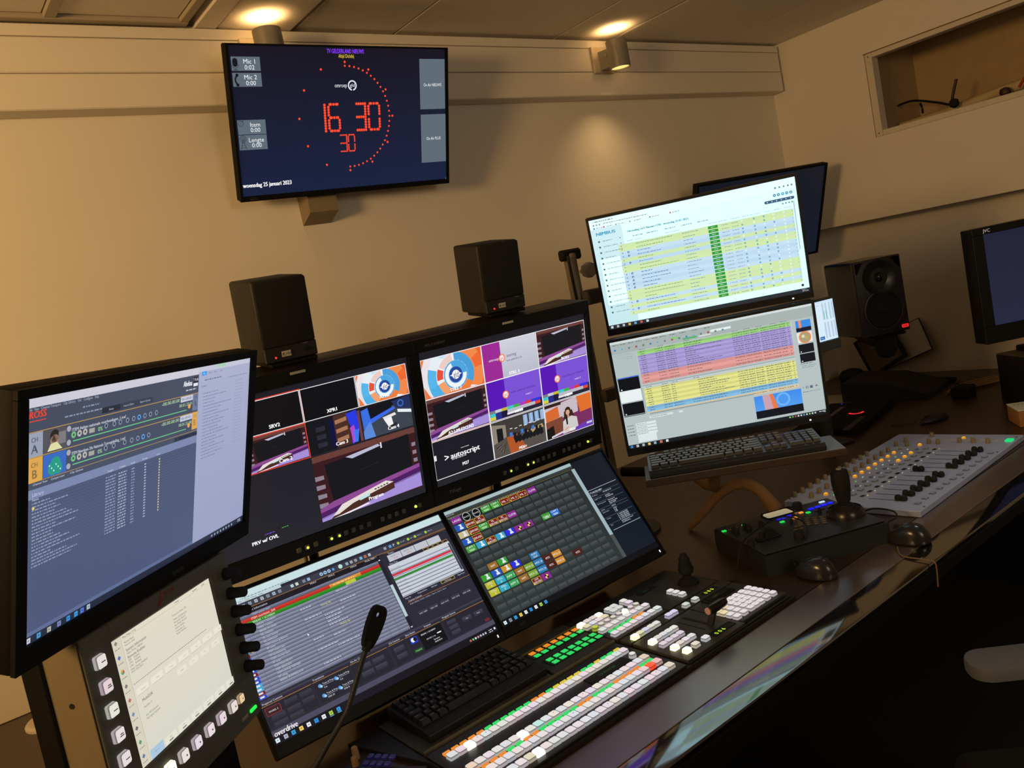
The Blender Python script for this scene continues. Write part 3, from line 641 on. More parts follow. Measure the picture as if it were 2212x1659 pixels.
s.r(0, 0, 1, 1, '#bcc8c8', col2='#b2bfbe'); s.r(0, 0, 1, .022, '#d3dcdc', 1); s.r(0, .022, 1, .115, '#a9b4b2', 1); s.r(0, .965, 1, 1, '#20262c', 2, '#16191d')
s.l = 2
icons(s, [(.015, '#3a88d0'), (.045, '#c8ccd0'), (.075, '#b8c8cc'), (.105, '#f0d070'), (.135, '#9ac0d8'), (.166, '#e07a5a'), (.197, '#e8f0f4')], .983, .022, 4); icons(s, [(.82+.014*k, q) for k, q in enumerate(('#a0d870', '#70c050', '#e05040', '#e8eef0', '#e8eef0', '#70a8e0', '#d0d8dc', '#a0d870', '#e8eef0', '#d0d8dc'))], .980, .013, 4); s.dashes(.965, .978, .025, .008, '#e6ecee', 4); s.frame(.988, .972, .996, .988, '#e6ecee', .0015, 4)
for u in (.012, .05, .09, .13, .17, .21, .25, .30, .35, .41, .47): s.dashes(u, .034, .03, .010, '#5f6c6c')
for u in range(16): icons(s, [(.02+.036*u, ('#4a90c8', '#78b8d8', '#7c8a8c', '#b05a50', '#6c8c6c')[u % 5])], .078, .018)
s.r(.305, .060, .335, .075, '#7cd060', 3); s.r(.36, .085, .43, .102, '#58b070', 3); s.r(.50, .060, .60, .080, '#e6eeee', 3); s.r(.44, .088, .50, .103, '#d0d8d8', 3)
s.r(.0, .115, .120, .335, '#b2bfc0', 3); s.dashes(.01, .13, .09, .010, '#5f6c6c'); s.dashes(.03, .155, .07, .010, '#6c7878'); s.dashes(.05, .172, .05, .009, '#6c7878')
bands = [('#9fd77f', 2, .122, .163), ('#ad9fdc', 9, .163, .335), ('#e8a09a', 3, .335, .425), ('#e6e68c', 8, .470, .635), ('#84bfe4', 2, .640, .685), ('#ecd6aa', 1, .690, .716)]
for col, k, va, vb in bands:
    for i in range(k):
        a = va+(vb-va)*i/k; b = va+(vb-va)*(i+1)/k; s.r(.126, a, .886, b, shade(col, 1.0 if i % 2 else .93), 3); m = (a+b)/2
        for u, wd in ((.14, .025), (.215, .04), (.265, .05 if col != '#e6e68c' else .02), (.36, random.uniform(.03, .2)), (.60, .05), (.655, .03), (.69, .04), (.74, .04), (.785, .04), (.83, .03), (.872, .006)):
            if col == '#e6e68c' and u == .36: u = .40
            s.dashes(u, m, wd, .0085, '#4c5660', 4)
for u in (.14, .23, .36, .60, .66, .72, .79, .84): s.dashes(u, .113, .03, .007, '#5f6c6c', 3); 
s.r(.126, .440, .886, .468, '#c2cccc', 3); s.r(.126, .440, .886, .446, '#8c9898', 4)
for u in (.14, .22, .27, .38): s.dashes(u, .458, .03, .008, '#5f6c6c', 4)
s.r(.895, .115, .992, .75, '#b6c2c2', 3); s.r(.0, .328, .120, .695, '#a9b5b8', 3)
s.r(.911, .132, .984, .200, '#3a8ae4', 5); s.r(.925, .132, .938, .200, '#e8906a', 6); s.r(.911, .196, .984, .232, '#151a2c', 6)
s.r(.911, .240, .984, .330, '#ece8e6', 5); s.disc(.948, .285, .030, '#e88a50', 6, n=16); s.disc(.948, .285, .024, '#a8a07c', 7, n=14); s.disc(.94, .275, .008, '#e0dcb8', 8); s.disc(.955, .29, .007, '#c8a858', 8)
for va in (.345, .430): s.r(.911, va, .984, va+.078, '#14161f', 5); s.disc(.92, va+.066, .003, '#f0f2f4', 6)
s.dashes(.91, .52, .06, .009, '#5f6c6c', 4); s.dashes(.915, .54, .07, .008, '#7c8888', 4); s.dashes(.915, .555, .06, .008, '#7c8888', 4)
for va, k in ((.345, 0), (.575, 1)): s.r(.006, va, .113, va+.112, '#101218', 5); s.disc(.017, va+.10, .0035, '#f0f2f4', 6)
s.r(.006, .335, .113, .345, '#3a64c8', 5); s.r(.004, .460, .112, .565, '#e9f1f1', 5); s.r(.006, .692, .113, .698, '#101218', 5)
s.r(.0, .70, .66, .965, '#b6c2c2', 4); s.r(.135, .70, .66, .712, '#8fa0a0', 5)
for k in range(4): s.r(.055, .775+.03*k, .158, .797+.03*k, '#dfe8e8', 5); s.dashes(.01, .786+.03*k, .035, .009, '#4f5c5c', 5); s.dashes(.06, .786+.03*k, .05, .008, '#7c8888', 6)
s.r(.055, .875, .150, .955, '#dbe6e6', 5); s.r(.13, .728, .25, .748, '#d6e0e0', 5); s.r(.28, .728, .30, .748, '#d6e0e0', 5); s.r(.17, .728, .20, .75, '#d6e0e0', 5); s.dashes(.14, .738, .08, .008, '#5f6c6c', 6)
s.r(.658, .735, .893, .94, '#3f8cec', 6, '#5aa4f2'); s.disc(.80, .80, .035, '#6db4f4', 7, n=20); s.disc(.80, .80, .025, '#4a98ee', 8, n=18)
s.poly([(.70, .735), (.735, .735), (.748, .875), (.705, .875)], '#c8a0b0', 7); s.poly([(.735, .735), (.752, .735), (.772, .875), (.748, .875)], '#e87a4a', 7); s.r(.658, .872, .893, .942, '#10131e', 9)
s.txt(.905, .735, '>', .03, '#3a4444', 'c'); s.r(.918, .722, .921, .748, '#5c6868', 6); s.r(.926, .722, .929, .748, '#5c6868', 6); s.r(.938, .724, .952, .748, '#5c6a8c', 6); s.poly([(.962, .74), (.970, .722), (.978, .74)], '#6c7878', 6); s.dashes(.90, .775, .05, .009, '#5a78b8', 6); s.frame(.955, .770, .985, .782, '#7c8888', .0012, 6)
lmL = s
lu = monitor('list_monitor', 'bright upper list monitor with green and blue running order rows', (1.820, 1.470, -.0140), (.682, -.731, 0), (-.075, -.101, .992),   .553, .311, .0075, .0075, .018, .035, lmU, EMT, group='list monitors one above the other', back=.03)
ll = monitor('list_monitor', 'lower list monitor with purple, red and yellow playlist rows', (1.804, 1.464, -.3545), (.741, -.672, 0), (-.038, -.065, .997), .553, .311, .0075, .0075, .020, .035, lmL, EMT, group='list monitors one above the other', back=.03)
for e in (lu, ll):
    MB().box(.227, .2315, -.0042, -.002, -.1675, -.164).build('power_light', mat('white_led', '#e8f2ff', .4, emit=1.5, noise=.02), e)
    MB().text('EIZO', .007, (-.260, -.0040, -.166), align='l').build('maker_logo', MATS['dim_print'], e, False)
# column and arms that carry them
col = thing('monitor_column', 'cream monitor column with a white knob behind the list monitors', 'stand', (1.655, 1.79, -.79))
MB().box(-.024, .000, -.02, .020, .012, .858, r=.008, seg=3).build('column', mat('cream_metal', '#8d8170', .5, noise=.05), col)
MB().box(-.05, .03, -.012, .01, .838, .870, r=.006).build('column_cap', BLACK, col)
MB().tube([(-.04, -.024, .85), (-.034, -.024, .5), (-.036, -.02, .05)], .0045, 8).build('column_cable', CABLE, col)
k = MB(); k.lathe([(.006, -.05), (.006, -.03), (.020, -.030), (.023, -.024), (.023, -.006), (.020, 0)][::-1], 8, (.040, -.03, .80), 'y'); k.build('clamp_knob', mat('white_knob', '#c9c9c9', .4, noise=.03), col)
MB().box(-.02, .085, -.05, -.022, .70, .745, r=.01, seg=2).box(.07, .115, -.14, -.03, .705, .74, r=.008, seg=2).build('arm', mat('grey_arm', '#6f675a', .5), col)
MB().box(-.02, .10, -.05, -.022, .41, .45, r=.01, seg=2).build('arm', MATS['grey_arm'], col)
MB().lathe([(.11, 0), (.11, .008), (.03, .014)], 28, (0, .005, 0)).build('column_base', CHAR, col)
# ------------------------------------------------------------------ left playout monitor
s = Scr(.531, .299)
s.r(0, 0, 1, 1, '#4a5470', col2='#4c587c'); s.r(0, .0, .687, .040, '#cdcbd8', 1); s.r(0, .040, .687, .40, '#454c5e', 1, '#4a5268'); s.r(0, .366, .687, .405, '#7c88ac', 2)
for i in range(40):
    v = .41+.0136*i
    s.r(0, v, .687, v+.0068, '#525c78' if i < 20 else '#4e5979', 2)
s.r(0, .950, .687, .967, '#5f6c94', 3); s.r(0, .967, 1, 1, '#252b40', 4); s.r(.687, 0, 1, .966, '#a9aecb', 2, '#9aa0c2'); s.r(.687, 0, 1, .03, '#c2c4d8', 3)
s.l = 4
icons(s, [(.014, '#c8ccd8'), (.046, '#4a9ad0'), (.079, '#b8b4ac'), (.112, '#7a86b8'), (.143, '#3a90d8'), (.170, '#3f9ce0'), (.192, '#5a7ae0'), (.215, '#a8c0d0')], .984, .022, 5)
for k in range(8): icons(s, [(.80+.018*k, '#a8b4d0')], .984, .012, 5)
s.dashes(.965, .978, .02, .008, '#c8cce0', 5); s.dashes(.965, .988, .02, .008, '#c8cce0', 5)
s.txt(.008, .068, 'ROSS', .040, '#e0452e', wd=.052, sk=.12, b=.002); s.r(.01, .092, .06, .096, '#e0452e', 5)
for u, t_, w__ in ((.006, 'File', .012), (.024, 'View', .014), (.044, 'Channel Transport', .062), (.114, 'Clip Library', .040), (.162, 'User', .013), (.182, 'Configure', .032), (.222, 'Help', .015)): s.txt(u, .047, t_, .016, '#a8b0c4', wd=w__)
s.txt(.650, .076, 'Abekas', .040, '#eef0f6', 'r', wd=.044, b=.0012); s.r(.658, .050, .682, .098, '#15171f', 5); s.txt(.670, .064, 'TRIA', .024, '#eef0f6', 'c'); s.r(.658, .082, .682, .098, '#e6e6ee', 6)
s.dashes(.12, .105, .13, .010, '#8a94ac', 5); s.dashes(.18, .080, .06, .010, '#8a94ac', 5); s.dashes(.62, .112, .055, .012, '#b0b8cc', 5)
s.r(.250, .102, .320, .128, '#2a2e3a', 5); s.r(.32, .102, .39, .128, '#3a4050', 5); s.r(.39, .102, .46, .128, '#3a4050', 5)
for u, t_ in ((.285, 'Setup'), (.355, 'Import Editor'), (.425, 'Export Queue')): s.txt(u, .115, t_, .014, '#c8cede', 'c')
for j, (vb, c, cd, lt, file_, tc, tag_) in enumerate(((.140, '#9aa0b4', '#6d7894', 'A', 'ITEM Aalten nationale voorleesdagen_1.mxf', '00.01.23.01', 'TRIA SERVER 1'), (.240, '#dca850', '#dca850', 'B', 'ITEM Neerijnen 20e Nationale Tuinvogeltelling_1.mxf', '00.01.21.08', 'TRIA SERVER 2'))):
    s.r(0, vb, .051, vb+.098, c, 5); s.txt(.025, vb+.028, 'CH', .026, '#2c3140', 'c', b=.001); s.txt(.025, vb+.065, lt, .050, '#2c3140', 'c', b=.002)
    s.r(.657, vb-.004, .686, vb+.088, cd, 5); s.txt(.671, vb+.018, 'CH', .022, '#2c3140', 'c'); s.txt(.671, vb+.052, lt, .046, '#2c3140', 'c')
    s.r(.0, vb-.004, .687, vb-.001, '#c89a4a', 6)
    if j == 0:
        s.r(.053, vb+.002, .126, vb+.094, '#55545a', 5); s.disc(.088, vb+.050, .014, '#a8806c', 6); s.disc(.088, vb+.032, .015, '#2c2624', 6); s.poly([(.065, vb+.09), (.075, vb+.062), (.095, vb+.058), (.113, vb+.09)], '#e0dca8', 7); s.r(.10, vb+.02, .124, vb+.07, '#7c7a80', 6)
    else:
        s.r(.053, vb+.002, .126, vb+.094, '#3a6ac0', 5); s.disc(.092, vb+.046, .016, '#2a9a86', 6); s.disc(.083, vb+.064, .016, '#2a9a86', 6); s.disc(.099, vb+.068, .014, '#2a9a86', 6)
        for k in range(6): s.disc(.072+.007*k, vb+.05+.012*(k % 3), .0022, '#d8f0e8', 8, n=6)
    s.txt(.144, vb+.026, file_, .019, '#dfe4ee', wd=.20); s.txt(.245, vb+.052, '0%', .026, '#a8e0a0', 'c')
    s.txt(.588, vb+.014, '-00.00.00.00', .024, '#b8e0a8', 'r', wd=.086); s.txt(.654, vb+.044, tc, .022, '#b8e0a8', 'r', wd=.066)
    s.r(.594, vb+.000, .658, vb+.028, '#c8cce0', 6); s.txt(.626, vb+.014, tag_, .018, '#2c3448', 'c', l=7, wd=.058)
    s.r(.148, vb+.072, .626, vb+.076, '#6fd088', 6); s.r(.050, vb+.096, .687, vb+.098, '#c89a4a', 6)
    for u, q in ((.15, '#6fbf7a'), (.17, '#b8b4ae'), (.19, '#b8b4ae')): s.disc(u, vb+.048, .008, q, 6); s.disc(u, vb+.048, .003, '#454c5e', 7)
    s.r(.204, vb+.040, .224, vb+.060, '#a8a49e', 6); s.disc(.134, vb+.018, .007, '#a8aab4', 6); s.disc(.134, vb+.076, .007, '#a8aab4', 6); s.disc(.640, vb+.058, .007, '#e8a848', 6)
    for k, u in enumerate((.267, .298, .322, .351, .377, .400, .425, .450, .477)):
        if j and k > 6: continue
        s.disc(u-.0+(.02 if j and k > 1 else 0), vb+.046, .0072, '#5aa8f0' if u == .400 or (j and k == 5) else '#848ea8', 6, n=12); s.r(u-.003+(.02 if j and k > 1 else 0), vb+.040, u+.003+(.02 if j and k > 1 else 0), vb+.052, '#2c3448', 7)
s.r(.57, .345, .687, .362, '#2c3244', 5); s.txt(.575, .353, 'Filter:', .014, '#a0a8bc')
for u, t_ in ((.022, 'Channel View'), (.078, 'Compact Layer'), (.140, 'Clip Queue')): s.txt(u, .347, t_, .012, '#c8cede', wd=.045)
s.txt(.02, .388, 'Library', .022, '#c0c8e0'); s.txt(.02, .408, 'Name', .015, '#c8cede')
for u, t_ in ((.288, 'Length'), (.335, 'Created'), (.380, 'Audio'), (.432, 'Format'), (.492, 'Lock')): s.txt(u, .396, t_, .014, '#c8cede', 'c')
s.disc(.024, .442, .004, '#e8d848', 5, n=8)
for i in range(20):
    v = .424+.0136*i
    s.dashes(.02, v, random.uniform(.05, .16), .0085, '#8d99b6', 5)
    s.dashes(.27, v, .04, .009, '#8d99b6', 5); s.dashes(.32, v, .034, .009, '#a0acc6', 5); s.dashes(.374, v, .014, .009, '#8d99b6', 5); s.r(.430, v-.003, .438, v+.003, '#a8b2c8', 5); s.r(.4965, v-.004, .5015, v+.004, '#ccc890', 5)
s.r(.703, .030, .730, .052, '#3a9ae8', 5); s.txt(.7165, .041, 'File', .013, '#ffffff', 'c'); s.r(.79, .004, .84, .022, '#a8d0b0', 4)
for u, t_ in ((.74, 'Home'), (.772, 'Share'), (.806, 'View')): s.txt(u, .042, t_, .014, '#5c6484')
s.dashes(.72, .078, .10, .010, '#6c7494', 5); s.dashes(.86, .09, .12, .010, '#8890b0', 5); s.dashes(.705, .11, .03, .010, '#7c84a4', 5)
for i in range(21): s.dashes(.715, .150+.0178*i, random.uniform(.06, .17), .0080, '#7c82a6', 5); s.dashes(.905, .12+.0178*i, .05, .008, '#949abc', 5)
lm = monitor('playout_monitor', 'large left monitor with slate blue clip library beside a pale file window', (.294, 1.281, -.161), (.739, .673, -.026), (.213, -.197, .957), .531, .299, .0175, .012, .030, .036, s, MATTE, back=.05)
MB().text('iiyama', .012, (.05, -.0042, -.165)).build('maker_logo', MATS['dim_print'], lm, False)
# its white stand on the desk behind
ws = thing('monitor_stand', 'white round foot stand on the desk behind the playout monitor', 'stand', (.150, 2.275, -.79))
WHT = mat('white_enamel', '#cfc6b4', .5, noise=.03)
MB().lathe([(.062, 0), (.062, .006), (.056, .012), (.02, .018)], 32).build('foot', WHT, ws)
MB().box(.012, .034, -.014, .014, .012, .40, r=.004).build('upright', WHT, ws)
MB().box(-.008, .012, -.03, -.012, .012, .04, r=.004).build('cable_clip', RUBBER, ws)
MB().lathe([(.004, 0), (.004, .002)], 8, (.045, -.035, .012)).build('screw_hole', CHAR, ws)

# ------------------------------------------------------------------ touch panel with knobs and lit keys
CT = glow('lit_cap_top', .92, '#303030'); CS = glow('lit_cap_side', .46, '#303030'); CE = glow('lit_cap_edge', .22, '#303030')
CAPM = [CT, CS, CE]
def cap_mesh(w_, d, h, inset=.0022, name='cap'):
    """lit key cap: skirt, dark edge, rounded top (local z up)"""
    m = MB(); a, b = w_/2, d/2; i = inset
    def ring(x, y, z, c):
        return [(-x+c, -y, z), (x-c, -y, z), (x, -y+c, z), (x, y-c, z), (x-c, y, z), (-x+c, y, z), (-x, y-c, z), (-x, -y+c, z)]
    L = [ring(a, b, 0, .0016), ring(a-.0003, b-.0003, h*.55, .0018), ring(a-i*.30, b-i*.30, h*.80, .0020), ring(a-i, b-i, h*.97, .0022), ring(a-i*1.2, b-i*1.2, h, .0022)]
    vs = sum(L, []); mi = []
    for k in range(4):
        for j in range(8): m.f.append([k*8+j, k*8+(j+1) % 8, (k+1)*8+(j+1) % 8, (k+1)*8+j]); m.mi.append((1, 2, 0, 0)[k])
    m.f.append(list(range(32, 40))); m.mi.append(0)
    for f in range(8): pass
    m.v = [Vector(v) for v in vs]
    me = bpy.data.meshes.new(name); me.from_pydata([tuple(v) for v in m.v], [], m.f)
    for q in CAPM: me.materials.append(q)
    me.polygons.foreach_set('material_index', m.mi); me.update(); me.shade_smooth(); me.set_sharp_from_angle(angle=radians(24)); return me
def tint(base='#ece4e4', j=8):
    c = [int(base[i:i+2], 16) for i in (1, 3, 5)]; q = random.choice(((0, 0, 0), (6, -4, 2), (-6, 2, 4), (2, -2, 6), (4, 2, -6)))
    return lin('#%02x%02x%02x' % tuple(max(0, min(255, a+b+random.randint(-j//2, j//2))) for a, b in zip(c, q)))
PANELM = mat('panel_grey', '#585950', .55, scale=90, bump=.05)
rp = thing('touch_panel', 'grey control panel with cream touch screen, six knobs and white lit keys', 'control panel', (.259, 1.31, -.453), (.748, .664, -.024), (0, 0, 1))
s = Scr(.246, .184)
s.r(0, 0, 1, 1, '#e0dac6', col2='#d8d6c8'); s.r(0, 0, .075, 1, '#d6d0bc', 1); s.r(.075, 0, .078, 1, '#bcb6a4', 2); s.r(.075, .036, 1, .040, '#cbc5b2', 1)
s.l = 2
s.txt(.09, .020, 'Main Menu (1-2)', .024, '#4c4a44')
for i, q in enumerate(('#8a8478', '#5a6ab8', '#c86a9a', '#7c7a74', '#b87060', '#7c88b8', '#6a6a6a', '#5a9a6a', '#5a7ab0')):
    v = .032+.1112*i; s.poly([(.030, v-.018), (.044, v), (.030, v+.018), (.016, v)], q, 3); s.dashes(.012, v+.046, .045, .010, '#8a867a', 3)
s.disc(.030, .254, .014, '#d8a030', 4); s.disc(.030, .254, .014, '#4aa86a', 5, 8, 0, pi); s.disc(.030, .254, .014, '#b84a8a', 6, 8, -.8, .9)
for v, t_, b_ in ((.062, 'Master Panel', 0), (.085, 'Version 18.01', 0), (.122, 'System Information', 1), (.150, 'Video Mode: 1080i50', 0), (.180, 'Remote Enables:', 1), (.205, 'GPI:    Enabled', 0), (.228, 'CPU:   Enabled', 0), (.252, 'LAN:   Enabled', 0), (.278, 'Video Preset: Disabled', 0), (.300, 'MTC: 255.255.0', 0)): s.txt(.095, v, t_, .032 if b_ else .022, '#45433e' if b_ else '#66635a')
for v, t_ in ((.105, 'Production Mode: Off'), (.140, 'Video Connection'), (.165, 'Timecode: Internal'), (.190, 'Aux Mode: Normal'), (.215, 'Follow: Hidden'), (.240, 'Transition: 25'), (.262, 'Preset: Normal')): s.txt(.55, v, t_, .022 if v != .140 else .026, '#66635a')
u = .09
while u < .84: s.r(u, .390, u+.012, .395, '#7c786c', 3); u += .017
for i, t_ in enumerate(('Custom', 'Fade', 'Wipes', 'DVE', 'Key', 'Mem', 'Setup')):
    u = .15+.138*i; s.r(u-.055, .438, u+.055, .492, '#e8e4d4', 3); s.r(u-.055, .490, u+.055, .494, '#bab4a2', 4); s.txt(u+.008, .466, t_, .018, '#5c5a52', 'c')
for i, t_ in enumerate(('Media', 'Clips', 'Still', 'Chain')): s.r(.52+.13*i-.05, .53, .52+.13*i+.05, .58, '#e6e2d2', 3); s.txt(.52+.13*i, .555, t_, .018, '#5c5a52', 'c')
s.txt(.125, .545, 'MultiDSK', .034, '#45433e'); s.txt(.125, .60, 'Number: 4', .022, '#66635a'); s.txt(.125, .665, 'Key HD selected.', .022, '#66635a'); s.txt(.125, .692, 'Key signal selected.', .022, '#66635a')
s.r(.085, .925, .21, 1, '#a9c6dc', 3); s.txt(.145, .962, 'Home', .020, '#6a8ca8', 'c')
for i, t_ in enumerate(('Fade', 'Keys', 'Stills', 'Chroma', 'System', 'Info')):
    u = .282+.1385*i; s.r(u-.058, .935, u+.058, .995, '#e6e2d2', 3); s.txt(u, .955, t_, .018, '#5c5a52', 'c'); s.r(u-.02, .975, u+.02, .985, '#7c786c', 4)
s.l = 2; s.dashes(.60, .020, .05, .012, '#8a867a'); s.dashes(.80, .022, .05, .012, '#8a867a'); s.dashes(.90, .022, .04, .012, '#8a867a')
s.build('screen', rp, .0015)
MB().box(-.181, .182, 0.004, .062, -.171, .118, r=.004, seg=2).build('faceplate', PANELM, rp)
fr = MB()
for a in ((-.181, -.1245, -.098, .118), (.1255, .182, -.098, .118), (-.1245, .1255, .0935, .118), (-.181, .182, -.171, -.0935)): fr.box(a[0], a[1], -.001, .006, a[2], a[3], r=.0012)
fr.build('bezel', PANELM, rp)
MB().box(-.1835, -.1815, .003, .056, -.30, .114, r=.0006).build('cheek_plate', mat('tan_side_plate', '#7d7058', .6, noise=.06), rp)
MB().box(-.181, .181, .063, .10, -.30, .10, r=.004).build('housing', MATTE, rp)
for z in (.035, -.085): MB().lathe([(.0038, -.0006), (.0038, .0004)], 10, (-.1838, .030, z), 'x').build('screw_hole', RUBBER, rp)
MB().box(-.14, .07, .02, .10, -.3365, -.172, r=.01).build('pedestal', MATTE, rp)
capP = cap_mesh(.0185, .0180, .0080)
RY = Matrix.Rotation(radians(90), 4, 'X')        # cap top towards the viewer (-y)
def pcap(x, z, c, k=1.0):
    o = link('lit_key', capP, rp, (x, -.001, z), c); o.rotation_euler = (radians(90), 0, 0); o.scale = (k, k, k)
    return o
PR = mat('key_print', '#3c3836', .6)
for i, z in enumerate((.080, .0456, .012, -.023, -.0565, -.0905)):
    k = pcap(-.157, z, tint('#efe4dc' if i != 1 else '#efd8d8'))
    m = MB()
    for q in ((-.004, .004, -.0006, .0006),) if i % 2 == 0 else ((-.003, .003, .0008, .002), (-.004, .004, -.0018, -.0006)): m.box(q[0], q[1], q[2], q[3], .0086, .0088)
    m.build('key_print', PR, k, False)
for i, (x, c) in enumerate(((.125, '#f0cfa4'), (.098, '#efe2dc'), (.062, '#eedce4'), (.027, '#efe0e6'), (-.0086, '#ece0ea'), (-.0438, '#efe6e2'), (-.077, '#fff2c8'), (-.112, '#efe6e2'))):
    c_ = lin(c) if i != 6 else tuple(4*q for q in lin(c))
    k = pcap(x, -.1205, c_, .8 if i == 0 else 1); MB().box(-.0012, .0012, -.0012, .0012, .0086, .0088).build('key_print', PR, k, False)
for z in (.0826, .0477, .0153, -.0177, -.0502, -.0832):
    MB().lathe([(.0105, 0), (.0105, .006), (.0092, .008), (.0088, .028), (.0075, .030)], 20, (.1675, -.001, z), 'y').build('knob', RUBBER, rp)
g = MB().box(.1455, .1655, -.004, 0, -.158, -.1525, r=.001).build('green_light', mat('green_light_bar', '#1fe04a', .4, noise=.03, emit=1.3), rp)
MB().box(.117, .136, -.004, 0, -.158, -.1525, r=.001).build('pale_key', mat('pale_key', '#9a9484', .5), rp)
lgm = mat('red_print', '#8c2420', .5)
m = MB(); m.text('ROSS', .010, (.016, -.0016, .1115), ux=(1, 0, 0)); m.add([(-.018, -.0014, .0985), (-.010, -.0014, .0985), (.002, -.0014, .1165), (-.004, -.0014, .1165)], [(0, 1, 2, 3)]); m.add([(-.018, -.0014, .1045), (.030, -.0014, .1045), (.030, -.0014, .1055), (-.018, -.0014, .1055)], [(0, 1, 2, 3)])
m.build('maker_logo', lgm, rp, False)

# ------------------------------------------------------------------ two tilted desk monitors
def bevcell(s, u0, v0, u1, v1, c, l): s.r(u0, v0, u1, v1, shade(c, 1.15), l, shade(c, .8)); 
OZ = (0, .515, .857)
s = Scr(.527, .296)
BG = '#232230'
s.r(0, 0, 1, 1, '#2a2938'); s.r(0, .0, 1, .052, '#c9e0e2', 1); s.r(0, .048, .24, .072, '#c0d2d6', 1); s.r(0, .072, 1, .118, '#3a3c48', 2); s.r(0, .118, .66, .160, '#1a1924', 3); s.r(0, .118, 1, .121, '#b07a3a', 4)
s.r(0, .947, 1, 1, '#14131f', 4); s.r(0, .912, 1, .947, '#4a495c', 3); s.r(0, .720, 1, .732, '#3c3b4c', 3)
s.l = 4
s.dashes(.08, .046, .20, .010, '#7c9aa0'); 
for u, t_ in ((.07, 'File'), (.095, 'View'), (.12, 'Tools'), (.15, 'Help')): s.txt(u, .062, t_, .016, '#5c7478')
icons(s, [(.06+.024*k, ('#f0e0a0', '#8aa0b0', '#8aa0b0', '#b0b8c0', '#b0b8c0', '#8890a0', '#a0b8c8', '#8a90a0')[k]) for k in range(8)], .094, .022, 5)
icons(s, [(.28, '#c8e8e8'), (.30, '#e8e8d8'), (.33, '#8a90a0'), (.35, '#a8c0e0')], .092, .02, 5)
for k in range(3): s.disc(.405+.017*k, .092, .007, '#a8d0f0', 5); s.disc(.405+.017*k, .092, .003, '#3a3c48', 6)
s.poly([(.452, .092), (.458, .080), (.464, .092), (.458, .104)], '#58a8f0', 5); s.disc(.49, .092, .009, '#b8e0d0', 5)
icons(s, [(.52, '#a0b8d0'), (.54, '#b0b0b8'), (.56, '#a0a0a8'), (.585, '#88c0e8'), (.605, '#c86a5a'), (.625, '#b8c8d0')], .092, .02, 5)
icons(s, [(.70, '#a0a8b8'), (.725, '#68a8e0')], .092, .02, 5); s.txt(.742, .092, 'P', .03, '#d8e0e8', 'c')
for k, u in enumerate((.765, .815, .85, .905)): s.disc(u, .092, .006, '#a8d040', 5); s.dashes(u+.01, .092, .022, .010, '#8a90a0', 5)
for u, t_ in ((.36, 'MNU1'), (.44, 'MNU2'), (.54, 'MNU3'), (.62, 'Media MEM 1')): s.txt(u, .128, t_, .018, '#c8ccd8', 'c', 5)
s.txt(.09, .138, 'Shot Information', .020, '#c8ccd8')
# rundown list
R0, R1, NR = .160, .708, 22
for i in range(NR):
    a = R0+(R1-R0)*i/NR; b = R0+(R1-R0)*(i+1)/NR; m_ = (a+b)/2
    c = '#8488a0' if i else '#747890'
    s.r(0, a, .645, b, shade(c, 1.12), 3, shade(c, .62))
    for u in (.03, .06, .205+.06, .345, .42, .50, .56, .60): s.r(u, a, u+.0012, b, '#5a5e74', 5)
    if i == 1: s.r(.0, a, .645, b, '#d83a30', 5, '#a82420'); s.r(.415, a, .555, b, '#e89a3c', 6, '#c07a2a'); s.txt(.09, m_, 'ITEM voorlezen_250', .020, '#f0e8e0', l=7); s.txt(.008, m_, 'On Air', .020, '#f0e8e0', l=7); s.dashes(.43, m_, .10, .010, '#f8e0b0', 7)
    elif i == 2: s.r(.0, a, .645, b, '#2f9a2c', 5, '#1f701e'); s.txt(.09, m_, 'BREAK 1 SCHERM', .020, '#d8f0d0', l=7); s.r(.48, a, .525, b, '#b8c83a', 6); s.poly([(.045, b-.003), (.053, a+.003), (.061, b-.003)], '#f0d830', 7)
    else:
        if i in (3, 9): s.poly([(.045, b-.003), (.053, a+.003), (.061, b-.003)], '#f0d830', 7)
        s.txt(.10, m_, ('ITEM anchor lead', '', '', 'BREAK 1 SCHERM', 'WIPE 1 anders', 'BREAK IN LEAD', 'ML webitem', 'ML voor bedrijf', 'ML helikopter', 'ITEM natuur-golfbanen', 'PP anker', 'ITEM anders jaar', 'PP kanttekening', 'ITEM woonproject', 'PP weer', 'ITEM MULTISTAT', 'ITEM BEELDEN', 'ITEM LANGE TERMIJN', 'PP uitleg', 'BREAK BUMPERLOOP', '', '')[i], .017, '#c6cad8', l=6)
        if random.random() < .45: s.dashes(random.choice((.27, .35, .43)), m_, random.uniform(.04, .10), .010, '#c0c4d2', 6)
        if i in (5, 12): s.txt(.35 if i == 5 else .39, m_, 'Missing clip', .017, '#d8d05a', l=7)
        if i > 4: 
            q = random.choice(('#7a2020', '#2a48c8', '#7a2020', '#2a48c8', '#3a9a3a', '#40a8d8')); s.r(.004, a+.001, .036, b-.001, q, 7); s.r(.012, a+.006, .028, b-.008, '#e0e4ee', 8)
s.r(.645, .150, .662, .708, '#20202c', 4); s.r(.647, .362, .660, .616, '#b8cdd4', 5); s.poly([(.648, .695), (.659, .695), (.6535, .705)], '#e0e4ec', 5); s.poly([(.648, .163), (.659, .163), (.6535, .153)], '#e0e4ec', 5)
